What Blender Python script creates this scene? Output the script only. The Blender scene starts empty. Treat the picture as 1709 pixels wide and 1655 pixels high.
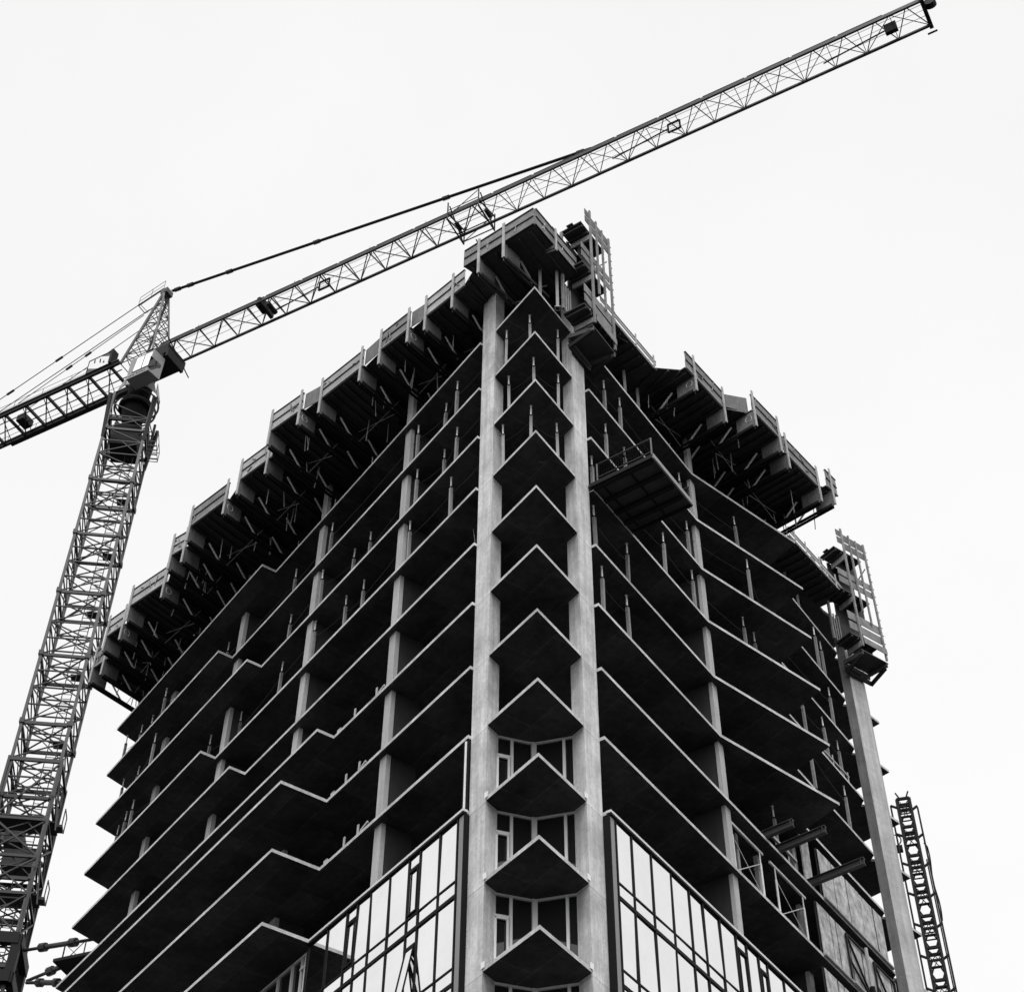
import bpy, math, random
from mathutils import Vector, Matrix
random.seed(7)
S = bpy.context.scene
# ------------------------------------------------------------------ camera
cam_d = bpy.data.cameras.new('camera'); cam = bpy.data.objects.new('camera', cam_d)
S.collection.objects.link(cam); S.camera = cam
cam_d.sensor_fit = 'HORIZONTAL'; cam_d.sensor_width = 36.0; cam_d.lens = 36.0 * 2759.5 / 1709.0
cam_d.clip_start = 0.1; cam_d.clip_end = 5000
cam.matrix_world = Matrix.Translation((0, 0, 1.6)) @ Matrix.Rotation(math.pi / 2 + 0.8182, 4, 'X') @ Matrix.Rotation(0.0077, 4, 'Z')
# ------------------------------------------------------------------ world: bright overcast sky
SUN_EL, SUN_AZ = math.radians(58), math.radians(180)      # sun behind the camera (camera looks to +Y)
W = bpy.data.worlds.new('World'); S.world = W; W.use_nodes = True
nt = W.node_tree; nt.nodes.clear()
def wn(t, **k):
    n = nt.nodes.new(t)
    for a, b in k.items(): setattr(n, a, b)
    return n
sky = wn('ShaderNodeTexSky', sky_type='NISHITA', sun_disc=False, sun_elevation=SUN_EL, sun_rotation=SUN_AZ)
bw = wn('ShaderNodeRGBToBW'); nt.links.new(sky.outputs[0], bw.inputs[0])
tc = wn('ShaderNodeTexCoord'); nz = wn('ShaderNodeTexNoise'); nz.inputs['Scale'].default_value = 1.6; nz.inputs['Detail'].default_value = 8
nt.links.new(tc.outputs['Generated'], nz.inputs['Vector'])
mr = wn('ShaderNodeMapRange'); mr.inputs[1].default_value = 0.3; mr.inputs[2].default_value = 0.7
mr.inputs[3].default_value = 8.95; mr.inputs[4].default_value = 9.95
nt.links.new(nz.outputs['Fac'], mr.inputs[0])
ma = wn('ShaderNodeMath', operation='MULTIPLY_ADD'); ma.inputs[1].default_value = 0.03
nt.links.new(bw.outputs[0], ma.inputs[0]); nt.links.new(mr.outputs[0], ma.inputs[2])
# brighter sky lobe behind the camera, added unseen to lift the column faces
dt = wn('ShaderNodeVectorMath', operation='DOT_PRODUCT'); dt.inputs[1].default_value = (0, -math.cos(SUN_EL) , math.sin(SUN_EL) - .25)
nt.links.new(tc.outputs['Generated'], dt.inputs[0])
lb = wn('ShaderNodeMapRange'); lb.interpolation_type = 'SMOOTHSTEP'
for i_, v_ in zip((1, 2, 3, 4), (0.30, 0.92, 1.0, 2.2)): lb.inputs[i_].default_value = v_
nt.links.new(dt.outputs['Value'], lb.inputs[0])
mm = wn('ShaderNodeMath', operation='MULTIPLY'); nt.links.new(ma.outputs[0], mm.inputs[0]); nt.links.new(lb.outputs[0], mm.inputs[1])
bg = wn('ShaderNodeBackground'); bg.inputs['Strength'].default_value = 0.1
nt.links.new(mm.outputs[0], bg.inputs['Color'])
wo = wn('ShaderNodeOutputWorld'); nt.links.new(bg.outputs[0], wo.inputs[0])
# ------------------------------------------------------------------ sun
sd = bpy.data.lights.new('sun', 'SUN'); sd.energy = 1.5; sd.angle = math.radians(30); sd.color = (1, 1, 1)
so = bpy.data.objects.new('sun', sd); S.collection.objects.link(so)
so.rotation_euler = (math.pi / 2 - SUN_EL, 0, 0)
S.view_settings.view_transform = 'Standard'; S.view_settings.look = 'None'
S.view_settings.exposure = 0.0; S.view_settings.gamma = 1.0
S.render.engine = 'CYCLES'
S.cycles.max_bounces = 6; S.cycles.diffuse_bounces = 3

# ------------------------------------------------------------------ materials
MATS = {}
def mat(name, g, rough=0.8, metal=0.0, var=0.0, scale=1.0, streak=0.0, bump=0.0, joints=0.0, spec=0.4, grain=None, spots=0.0):
    if name in MATS: return MATS[name]
    m = bpy.data.materials.new(name); m.use_nodes = True; t = m.node_tree; N = t.nodes; L = t.links
    p = N['Principled BSDF']; p.inputs['Roughness'].default_value = rough; p.inputs['Metallic'].default_value = metal
    p.inputs['Specular IOR Level'].default_value = spec
    p.inputs['Base Color'].default_value = (g, g, g, 1)
    geo = N.new('ShaderNodeNewGeometry')
    def noise(sc, det=5, stretch=None, rot=None):
        n = N.new('ShaderNodeTexNoise'); n.inputs['Scale'].default_value = sc; n.inputs['Detail'].default_value = det
        n.inputs['Roughness'].default_value = 0.62
        mp = N.new('ShaderNodeMapping'); L.new(geo.outputs['Position'], mp.inputs[0])
        if stretch: mp.inputs['Scale'].default_value = stretch
        if rot: mp.inputs['Rotation'].default_value = rot
        L.new(mp.outputs[0], n.inputs['Vector']); return n.outputs['Fac']
    def rng(s, a, b, lo, hi):
        r = N.new('ShaderNodeMapRange'); L.new(s, r.inputs[0])
        for i, v in zip((1, 2, 3, 4), (a, b, lo, hi)): r.inputs[i].default_value = v
        return r.outputs[0]
    def mul(a, b):
        q = N.new('ShaderNodeMath'); q.operation = 'MULTIPLY'; L.new(a, q.inputs[0])
        if isinstance(b, float): q.inputs[1].default_value = b
        else: L.new(b, q.inputs[1])
        return q.outputs[0]
    v = None; h = None
    if var > 0:
        h = noise(scale); v = rng(h, 0.3, 0.7, 1 - var, 1 + var)
        v = mul(v, rng(noise(scale * 9, 4), 0.3, 0.7, 1 - var * 0.45, 1 + var * 0.45))
    if streak > 0:
        s = rng(noise(5.0, 4, (1, 1, 0.06)), 0.35, 0.65, 1 - streak, 1 + streak * 0.6)
        v = mul(s, v) if v else s
    if grain:
        s = rng(noise(7.0, 5, grain), 0.3, 0.7, 0.72, 1.2); v = mul(s, v) if v else s
    if spots > 0:
        s = rng(noise(17.0, 2), 0.66, 0.72, 1.0, 1.0 + spots); v = mul(s, v) if v else s
    if joints > 0:       # construction joint at each storey
        sp = N.new('ShaderNodeSeparateXYZ'); L.new(geo.outputs['Position'], sp.inputs[0])
        a = N.new('ShaderNodeMath'); a.operation = 'ADD'; a.inputs[1].default_value = 2.9 * 20 - 55.16 + 0.24; L.new(sp.outputs[2], a.inputs[0])
        f = N.new('ShaderNodeMath'); f.operation = 'MODULO'; f.inputs[1].default_value = 2.9; L.new(a.outputs[0], f.inputs[0])
        lo = rng(f.outputs[0], 0.0, 0.05, 0, 1); l2 = rng(f.outputs[0], 0.0, 0.27, 1.12, 1.0)
        jj = rng(lo, 0, 1, 1 - joints, 1.0); v = mul(jj, mul(l2, v)) if v else jj
    if v:
        cl = mul(v, float(g)); mn = N.new('ShaderNodeMath'); mn.operation = 'MINIMUM'; mn.inputs[1].default_value = 0.9; L.new(cl, mn.inputs[0])
        cc = N.new('ShaderNodeCombineColor')
        for i in range(3): L.new(mn.outputs[0], cc.inputs[i])
        L.new(cc.outputs[0], p.inputs['Base Color'])
    if bump > 0:
        b = N.new('ShaderNodeBump'); b.inputs['Strength'].default_value = bump; b.inputs['Distance'].default_value = 0.02
        L.new(noise(14, 6), b.inputs['Height']); L.new(b.outputs[0], p.inputs['Normal'])
    MATS[name] = m; return m
M_COL = mat('column_concrete', 0.56, 0.85, var=0.27, scale=0.9, streak=0.2, bump=0.5, joints=0.5, spots=0.45)
M_EDGE = mat('slab_edge_concrete', 0.50, 0.85, var=0.32, scale=1.1, bump=0.5, streak=0.1, spots=-0.65)
M_SOF = mat('shade_toned_soffit_concrete', 0.045, 0.75, var=0.6, scale=0.45, bump=0.2, spec=0.2)  # shade under the slabs is put into this near-black base colour
def panel_joints(m, U):
    t = m.node_tree; N = t.nodes; L = t.links; p = N['Principled BSDF']; src = p.inputs['Base Color'].links[0].from_socket
    g_ = N.new('ShaderNodeNewGeometry'); mp = N.new('ShaderNodeMapping'); mp.inputs['Rotation'].default_value = (0, 0, -math.atan2(U[1], U[0])); L.new(g_.outputs['Position'], mp.inputs[0])
    b = N.new('ShaderNodeTexBrick'); b.inputs['Scale'].default_value = 1.0; b.inputs['Brick Width'].default_value = 2.44; b.inputs['Row Height'].default_value = 1.22
    b.inputs['Mortar Size'].default_value = 0.018; b.inputs['Color1'].default_value = (.8, .8, .8, 1); b.inputs['Color2'].default_value = (1.25, 1.25, 1.25, 1); b.inputs['Mortar'].default_value = (1.7, 1.7, 1.7, 1)
    L.new(mp.outputs[0], b.inputs['Vector']); x = N.new('ShaderNodeMix'); x.data_type = 'RGBA'; x.blend_type = 'MULTIPLY'; x.inputs[0].default_value = 1.0
    L.new(src, x.inputs[6]); L.new(b.outputs['Color'], x.inputs[7]); L.new(x.outputs[2], p.inputs['Base Color'])
panel_joints(M_SOF, (-0.58, 0.81))
M_SLAB = mat('slab_top_concrete', 0.09, 0.9, var=0.2, scale=0.7)
M_INNER = mat('shade_toned_inner_concrete', 0.028, 0.9, var=0.2, scale=0.8, streak=0.1)  # interior shade on column sides and core walls, painted in as dark colour
M_PLANK = mat('plank_wood', 0.33, 0.8, var=0.25, scale=1.2, grain=(0.7, 0.7, 6), bump=0.3, spots=0.4)
M_PLANK2 = mat('grey_plank_wood', 0.21, 0.85, var=0.3, scale=1.7, grain=(0.7, 0.7, 6), bump=0.3, spots=0.5)
M_PLANK3 = mat('pale_plank_wood', 0.40, 0.85, var=0.25, scale=1.4, grain=(0.7, 0.7, 6), bump=0.3, spots=0.4)
M_PLY = mat('plywood', 0.13, 0.75, var=0.3, scale=1.5, grain=(2.5, 2.5, 0.4))
M_PLYD = mat('film_faced_ply', 0.035, 0.6, var=0.4, scale=0.8)
M_POSTW = mat('post_timber', 0.38, 0.8, var=0.15, scale=2.0, grain=(6, 6, 0.3))
M_STD = mat('dark_steel', 0.012, 0.6, 0.0, spec=0.15)
M_STM = mat('weathered_steel', 0.06, 0.5, 0.2, var=0.3, scale=2.0)
M_SHORE = mat('shore_tube', 0.26, 0.55, 0.1, var=0.15, scale=3.0)
M_GALV = mat('galvanised_steel', 0.62, 0.4, 0.2, var=0.1, scale=5.0)
M_MAST = mat('mast_steel', 0.045, 0.5, 0.0, var=0.35, scale=0.8)
M_JIB = mat('jib_steel', 0.015, 0.5, 0.0, var=0.3, scale=1.0)
M_CAB = mat('cab_paint', 0.24, 0.35, 0.0, var=0.08, scale=2.0)
M_WHITE = mat('white_paint', 0.82, 0.5, var=0.05, scale=4.0)
M_GREY = mat('grey_panel', 0.07, 0.5, var=0.1, scale=3.0)
M_ALU = mat('window_aluminium', 0.68, 0.4, 0.1)
M_STILE = mat('grey_stile', 0.22, 0.5, 0.0, streak=0.1)
M_MULL = mat('dark_mullion', 0.008, 0.6, 0.0, spec=0.1)
M_MIR = mat('reflective_glass', 0.86, 0.03, 1.0, var=0.045, scale=0.5)
M_DGL = mat('dark_glass', 0.015, 0.04, 0.0, spec=0.5)
M_GND = mat('asphalt', 0.05, 0.95, var=0.2, scale=0.3)
M_OSB = mat('hoarding_board', 0.42, 0.8, var=0.5, scale=3.0, streak=0.12, spots=0.4)
M_SCAF = mat('weathered_form_timber', 0.22, 0.8, var=0.3, scale=2.0, grain=(6, 6, 0.3))
M_CHALK = mat('chalk_paint', 0.7, 0.9, var=0.2, scale=20)
M_BLACK = mat('black_rubber', 0.007, 0.8, spec=0.1)

# ------------------------------------------------------------------ mesh helpers
def V(*a): return Vector(a if len(a) > 1 else a[0])
class MB:
    def __init__(s): s.v = []; s.f = []; s.m = []
    def quad(s, pts, mi=0):
        b = len(s.v); s.v += [tuple(p) for p in pts]; s.f.append(tuple(range(b, b + len(pts)))); s.m.append(mi)
    def box8(s, P, mi=0):
        b = len(s.v); s.v += [tuple(p) for p in P]
        for q in ((0, 3, 2, 1), (4, 5, 6, 7), (0, 1, 5, 4), (1, 2, 6, 5), (2, 3, 7, 6), (3, 0, 4, 7)):
            s.f.append(tuple(b + i for i in q)); s.m.append(mi)
        return s
    def box(s, c, ex, ey, ez, mi=0):      # centre and three half-extent vectors
        c, ex, ey, ez = V(c), V(ex), V(ey), V(ez)
        return s.box8([c - ex - ey - ez, c + ex - ey - ez, c + ex + ey - ez, c - ex + ey - ez,
                       c - ex - ey + ez, c + ex - ey + ez, c + ex + ey + ez, c - ex + ey + ez], mi)
    def beam(s, a, b, w, h=None, up=(0, 0, 1), mi=0):
        a, b = V(a), V(b); h = h or w; d = (b - a)
        if d.length < 1e-6: return s
        d.normalize(); up = V(up)
        if abs(d.dot(up)) > 0.98: up = V(1, 0, 0)
        x = d.cross(up).normalized(); y = x.cross(d).normalized()
        return s.box((a + b) / 2, (b - a) / 2, x * w / 2, y * h / 2, mi)
    def tube(s, a, b, r, r2=None, n=8, mi=0):
        a, b = V(a), V(b); r2 = r if r2 is None else r2; d = (b - a).normalized()
        up = V(0, 0, 1) if abs(d.z) < 0.95 else V(1, 0, 0)
        x = d.cross(up).normalized(); y = x.cross(d); k = len(s.v)
        for p, rr in ((a, r), (b, r2)):
            for i in range(n):
                t = 2 * math.pi * i / n; s.v.append(tuple(p + x * (math.cos(t) * rr) + y * (math.sin(t) * rr)))
        for i in range(n):
            j = (i + 1) % n; s.f.append((k + i, k + j, k + n + j, k + n + i)); s.m.append(mi)
        s.f.append(tuple(k + i for i in reversed(range(n)))); s.m.append(mi)
        s.f.append(tuple(k + n + i for i in range(n))); s.m.append(mi)
        return s
    def ring(s, c, ax, ay, rx, ry, r, n=20, arc=(0, 1)):
        c, ax, ay = V(c), V(ax), V(ay); P = []
        for i in range(n + 1):
            t = 2 * math.pi * (arc[0] + (arc[1] - arc[0]) * i / n); P.append(c + ax * (math.cos(t) * rx) + ay * (math.sin(t) * ry))
        for i in range(n): s.tube(P[i], P[i + 1], r, n=4)
        return s
    def prism(s, poly, z0, z1, mside=0, mtop=0, mbot=0):
        k = len(s.v); n = len(poly)
        area = sum(poly[i][0] * poly[(i + 1) % n][1] - poly[(i + 1) % n][0] * poly[i][1] for i in range(n))
        if area < 0: poly = poly[::-1]
        for z in (z0, z1): s.v += [(p[0], p[1], z) for p in poly]
        s.f.append(tuple(k + i for i in reversed(range(n)))); s.m.append(mbot)
        s.f.append(tuple(k + n + i for i in range(n))); s.m.append(mtop)
        for i in range(n):
            j = (i + 1) % n; s.f.append((k + i, k + j, k + n + j, k + n + i)); s.m.append(mside)
        return s
    def build(s, name, mats, parent=None, smooth=False):
        me = bpy.data.meshes.new(name); me.from_pydata(s.v, [], s.f)
        if not isinstance(mats, (list, tuple)): mats = [mats]
        for m in mats: me.materials.append(m)
        me.polygons.foreach_set('material_index', s.m)
        if smooth: me.polygons.foreach_set('use_smooth', [True] * len(s.f))
        me.update(); o = bpy.data.objects.new(name, me); S.collection.objects.link(o)
        if parent:
            o.parent = parent; o.matrix_parent_inverse = parent.matrix_world.inverted()
        return o
def tag(o, label, cat, group=None):
    o['label'] = label; o['category'] = cat
    if group: o['group'] = group
    return o
def thing(name, loc, label, cat, group=None):
    o = bpy.data.objects.new(name, None); S.collection.objects.link(o)
    o.location = loc; o.empty_display_size = 0.3; o.matrix_world = Matrix.Translation(V(loc))
    return tag(o, label, cat, group)
ORD = ['first', 'second', 'third', 'fourth', 'fifth', 'sixth', 'seventh', 'eighth', 'ninth', 'tenth', 'eleventh', 'twelfth', 'thirteenth']
NUM = ['one', 'two', 'three', 'four', 'five', 'six', 'seven', 'eight', 'nine', 'ten', 'eleven', 'twelve']

# ------------------------------------------------------------------ plan of the tower
A0 = V(0.8341, 38.7529, 0)
UL = V(-0.58071255, 0.81410867, 0); NL = V(-0.81410867, -0.58071255, 0)
UR = V(0.56406157, 0.82573273, 0); NR = V(0.82573273, -0.56406157, 0)
H = 2.9; Z0 = 55.16
def ZW(l): return Z0 - H * l
def PL(s, o, z=0): p = A0 + UL * s + NL * o; return V(p.x, p.y, z)
def PR(s, o, z=0): p = A0 + UR * s + NR * o; return V(p.x, p.y, z)
def xy(p): return (p[0], p[1])

gnd = MB(); gnd.quad([(-900, -900, 0), (900, -900, 0), (900, 900, 0), (-900, 900, 0)]); g = gnd.build('ground', M_GND); g['kind'] = 'structure'

T = thing('unfinished_tower', (0, 60, 0), 'unfinished concrete tower with pointed corner, open floors and mirror glass low down', 'building')
DA = V(0.98, 0.19)
def slab_poly(l):
    jog = {0: (20.05, .86), 1: (23.4, .86), 2: (20.05, .86), 3: (23.4, .86), 4: (20.07, .86), 5: (12.62, .86)}.get(l, (12.65, 2.05))
    P = [PL(0, 0), PL(2.65, 0), PL(2.65, -.03), PL(3.56, -.03), PL(3.56, .13), PL(jog[0], .13), PL(jog[0], jog[1])]
    e = 34.87 if l < 5 else 35.2
    P += [PL(e - (jog[1] - .85) * .33, jog[1]), PL(e + .36, -.45)]
    bl = PL(e + .36, -.45) + UR * 11
    Tt = PR(28.8, .78); br = Tt + V(-.714, .70, 0) * 13
    P += [bl, br, Tt, PR(27.35, .5), PR(26.6, -.1), PR(26.3, .2)]
    if l < 6: P += [PR(19.1, .2), PR(18.45, 2.0)]
    P += [PR(12.13, .2), PR(3.56, .2), PR(3.56, -.03), PR(2.62, -.03), PR(2.62, 0)]
    return [xy(p) for p in P]
for l in range(0, 19):
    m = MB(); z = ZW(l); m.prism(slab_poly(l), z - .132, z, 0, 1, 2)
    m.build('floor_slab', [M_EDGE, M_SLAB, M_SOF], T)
# columns
def column(poly, z0, z1, mt=M_COL):
    m = MB(); m.prism([xy(p) for p in poly], z0, z1); return m.build('column', mt, T)
column([PL(2.66, .02), PL(3.54, .02), PL(3.54, .02) + UR * .62, PL(2.66, .02) + UR * .62], 0, Z0 + 2.6)
column([PR(2.63, .02), PR(3.54, .02), PR(3.54, .02) + UL * .62, PR(2.63, .02) + UL * .62], 0, Z0 + 2.6)
c0 = V(15.83, 60.36, 0); c1 = V(16.18, 60.12, 0); c2 = V(16.89, 60.63, 0)
M_COL3 = mat('far_column_concrete', 0.43, 0.85, var=0.22, scale=0.5, streak=0.2, bump=0.4, joints=0.3, spots=0.3)
column([c1, c2, c2 + UR * .8 - NR * .2, c1 + UR * .9 - NR * .3], 0, Z0 + 1.5, M_COL3)
column([c0, c1 - UR * .004, c1 + UR * .5 - NR * .4, c0 + UR * .6], 0, Z0 + 1.4, mat('shade_toned_side_concrete', 0.16, 0.85, var=0.25, scale=0.7, streak=0.15))  # shaded near side of the far column, darkened by its colour
M_COL2 = mat('column_concrete_inner', 0.42, 0.85, var=0.12, scale=0.7, streak=0.12, bump=0.3, spots=0.2)
for s in (9.0, 16.08, 23.2, 30.3):
    column([PL(s, -.1), PL(s + .43, -.1), PL(s + .43, -.28), PL(s, -.28)], 0, Z0 + 2.6, M_COL2)
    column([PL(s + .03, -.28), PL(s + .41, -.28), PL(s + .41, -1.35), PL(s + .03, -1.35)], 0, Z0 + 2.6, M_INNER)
for s in (12.32, 19.5):
    o = 0.0 if s < 15 else -.7
    column([PR(s, o), PR(s + .37, o), PR(s + .37, o - .16), PR(s, o - .16)], 0, Z0 + 2.6, M_COL2)
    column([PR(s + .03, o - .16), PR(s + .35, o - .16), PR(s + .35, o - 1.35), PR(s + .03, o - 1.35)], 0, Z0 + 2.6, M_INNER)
core = MB(); cc = V(-3, 64, 0)
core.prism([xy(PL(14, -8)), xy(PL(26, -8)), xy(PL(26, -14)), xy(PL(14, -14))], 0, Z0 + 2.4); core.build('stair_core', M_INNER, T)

# recessed corner windows, four storeys
Wp = [V(-.47, 41.42, 0), V(.745, 41.80, 0), V(2.05, 41.43, 0)]
for l in (8, 9, 10, 11):
    zt = ZW(l - 1) - .147; zb = ZW(l)
    for side in (0, 1):
        a, b = Wp[side], Wp[side + 1]; d = (b - a); Ln = d.length; d = d.normalized(); n = V(d.y, -d.x, 0)
        fr = MB()
        def at(t, z, o=0): p = a + d * (t * Ln) + n * o; return V(p.x, p.y, z)
        def bar(t0, z0, t1, z1, w=.07, dp=.09, o=0.0): fr.beam(at(t0, z0, o), at(t1, z1, o), dp if t0 != t1 else w, w if t0 != t1 else dp, up=(0, 0, 1) if t0 != t1 else n)
        bar(0, zt - .04, 1, zt - .04); bar(0, zb + .10, 1, zb + .10, .18)
        mt = .43 if side == 0 else .74
        bar(mt, zb + .19, mt, zt - .075, .09, .10)
        if side == 0:
            bar(1, zb, 1, zt, .16, .14); bar(0.02, zb + 2.0, mt - .04, zb + 2.0, .08)
            for t in (0.05, mt - .09): bar(t, zb + .25, t, zb + 1.95, .07, .06, .07)
            bar(0.02, zb + 1.9, mt - .06, zb + 1.9, .07, .06, .07); bar(0.02, zb + .3, mt - .06, zb + .3, .07, .06, .07)
        else:
            bar(.99, zb + .19, .99, zt - .075, .05)
        f = fr.build('window_frame', M_ALU, T)
        gl = MB(); gl.box(at(.5, (zb + zt) / 2, -.02), d * (Ln / 2), n * .006, (0, 0, (zt - zb) / 2 - .05)); gl.build('window_glass', M_DGL, f)
    # small pale sealant blocks where the wedge slab meets the columns
    bl = MB()
    bl.box(PL(2.64, .022, zb + .05), UL * .08, NL * .008, (0, 0, .10)); bl.box(PR(2.61, .022, zb + .05), UR * .08, NR * .008, (0, 0, .10))
    bl.build('sealant_block', M_WHITE, T)

# curtain walls of mirror glass
def curtain(P, U, N, splits, ops, l0, l1, off, open_at=None):
    fr = MB(); S0 = splits[0]; S1 = splits[-1]
    ztop = ZW(l0) - .02
    fr.box(P((S0 - .35 + S1) / 2, off - .02, ztop - .05), U * ((S1 - S0 + .35) / 2), N * .09, (0, 0, .045), 1)   # bright capping
    fr.box(P((S0 - .35 + S1) / 2, off - .01, ztop - .135), U * ((S1 - S0 + .35) / 2), N * .075, (0, 0, .04), 0)
    zb = ZW(l1) - .02
    fr.box(P(S0 - .2, off - .05, (ztop + zb) / 2 - .1), U * .13, N * .05, (0, 0, (ztop - zb) / 2 - .1), 2)       # grey stile
    fr.box(P(S0 - .345, off - .10, (ztop + zb) / 2 - .1), U * .014, N * .12, (0, 0, (ztop - zb) / 2 - .1), 0)      # dark gap
    for s in splits:
        fr.box(P(s, off, (ztop + zb) / 2 - .1), U * .032, N * .022, (0, 0, (ztop - zb) / 2 - .08), 0)
    for l in range(l0, l1):
        zf = ZW(l + 1) - .03
        fr.box(P((S0 + S1) / 2, off - .005, zf), U * ((S1 - S0) / 2), N * .035, (0, 0, .06), 0)
        fr.box(P((S0 + S1) / 2, off - .01, ZW(l) - .83 * H), U * ((S1 - S0) / 2), N * .025, (0, 0, .028), 0)
    f = fr.build('curtain_wall_frame', [M_MULL, M_GALV, M_STILE], T)
    for l in range(l0, l1):
        for i in range(len(splits) - 1):
            a, b = splits[i] + .035, splits[i + 1] - .035
            zt_, zm, zq = ZW(l) - (.2 if l == l0 else .09), ZW(l) - .83 * H, ZW(l + 1) + .03
            for (u, v) in ((zt_, zm + .035), (zm - .035, zq)):
                j = random.uniform(-.012, .012); k = random.uniform(-.012, .012)
                g = MB(); sc = (a + b) / 2; hw = (b - a) / 2; zc = (u + v) / 2; hz = (u - v) / 2
                g.box(P(sc, off - .02, zc), U * hw + N * (j * hw), N * .008, V(0, 0, hz) + N * (k * hz)); g.build('glass_pane', M_MIR, f)
            if i in ops:
                w = MB(); lo, hi = zm + .12, zt_ - .55
                opn = open_at == (l, i); tilt = .30 if opn else 0.0
                def q(s, z): return P(s, off + .02 + tilt * (hi - z) / (hi - lo), z)
                for s_ in (a + .06, b - .06): w.beam(q(s_, lo), q(s_, hi), .04, .04, up=N)
                for z_ in (lo, hi): w.beam(q(a + .03, z_), q(b - .03, z_), .05, .05)
                if opn:
                    w.quad([q(a + .05, lo), q(b - .05, lo), q(b - .05, hi), q(a + .05, hi)], 1)
                    w.beam(P(a + .1, off, lo + .1), q(a + .1, lo), .03); w.beam(P(b - .1, off, lo + .1), q(b - .1, lo), .03)
                w.box(P((a + b) / 2, off, hi + .09), U * ((b - a) / 2), N * .02, (0, 0, .03)); 
                w.build('casement', [M_MULL, M_MIR], f)
    return f
curtain(PL, UL, NL, [3.86, 4.83, 5.92, 6.55, 7.66, 8.78, 9.60, 10.24, 11.45, 12.72], (2, 6), 8, 11, .2, open_at=(9, 2))
curtain(PR, UR, NR, [3.86, 4.80, 5.98, 7.20, 8.36, 9.26, 10.37, 11.47, 12.2, 13.06, 13.68, 14.9, 16.1, 17.3, 18.5], (7, 9), 8, 11, .27)
# recessed glazing under the last balcony on the left
fr = MB()
for s, w in ((13.05, .16), (13.35, .05), (14.0, .09), (14.95, .09), (16.1, .09)):
    fr.box(PL(s, .02, (ZW(8) + ZW(9)) / 2 - .11), UL * (w / 2), NL * .05, (0, 0, H / 2 - .12))
fr.box(PL(14.6, .02, ZW(8) - .26), UL * 1.8, NL * .05, (0, 0, .04)); fr.box(PL(13.2, .06, ZW(8) - .75), UL * .18, NL * .04, (0, 0, .04))
f = fr.build('window_frame', M_ALU, T)
gl = MB(); gl.box(PL(14.6, -.02, (ZW(8) + ZW(9)) / 2 - .1), UL * 1.8, NL * .01, (0, 0, H / 2 - .15)); gl.build('window_glass', M_DGL, f)
st = MB(); st.box(PL(3.62, .16, (ZW(7) + ZW(8)) / 2 - .1), UL * .03, NL * .02, (0, 0, H / 2 - .16)); st.build('edge_stud', M_WHITE, T)
st = MB(); st.box(PL(3.66, .10, (ZW(7) + ZW(8)) / 2 - .1), UL * .14, NL * .02, (0, 0, H / 2 - .12)); st.build('edge_stud', M_MULL, T)
# low timber kerb rails lying on slab edges at the balcony jogs (left face)
def kerb(l, s0, s1, posts, nm):
    z = ZW(l); k = MB()
    k.beam(PL(s0, -.02, z + .34), PL(s1, -.25, z + .02), .05, .09)
    for s in posts: k.box(PL(s, .0, z + .28), UL * .045, NL * .02, (0, 0, .27))
    k.box(PL(s1 - .05 if s0 < s1 else s0, .02, z + .08), UL * .12, NL * .08, (0, 0, .08))
    tag(k.build('edge_kerb_rail', M_POSTW), nm, 'timber rail', 'timber rails on the left slab edges')
kerb(5, 9.4, 12.4, (9.9, 11.4), 'pale low timber rail on slab edge ending at the highest wide left jog')
kerb(6, 10.3, 12.4, (10.7, 11.6), 'pale low timber rail on slab edge above the second wide left jog')
kerb(7, 9.8, 12.4, (10.4, 11.3), 'pale low timber rail on slab edge just above the left glass wall')

# ------------------------------------------------------------------ top deck being cast
D = thing('formwork_deck', (0, 60, Z0 + 2.6), 'dark plywood formwork deck covering the top storey between the edge tables', 'formwork')
m = MB()
dp = [PL(0, -.05), PL(35.0, -.05), PL(35.2, -.45) + UR * 9, PR(28.6, .3) + V(-.714, .70, 0) * 12, PR(28.6, .5), PR(26.2, -.05)]
m.prism([xy(p) for p in dp], Z0 + 2.62, Z0 + 2.82); m.build('deck_panel', M_PLYD, D)
j = MB()
for k in range(18): j.beam(PL(1.5 + k * 1.9, -.6, Z0 + 2.5), PL(1.5 + k * 1.9, -6, Z0 + 2.5), .1, .2)
for k in range(13): j.beam(PR(2 + k * 1.9, -.6, Z0 + 2.46), PR(2 + k * 1.9, -5, Z0 + 2.46), .1, .2)
j.build('joists', M_STD, D)

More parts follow.
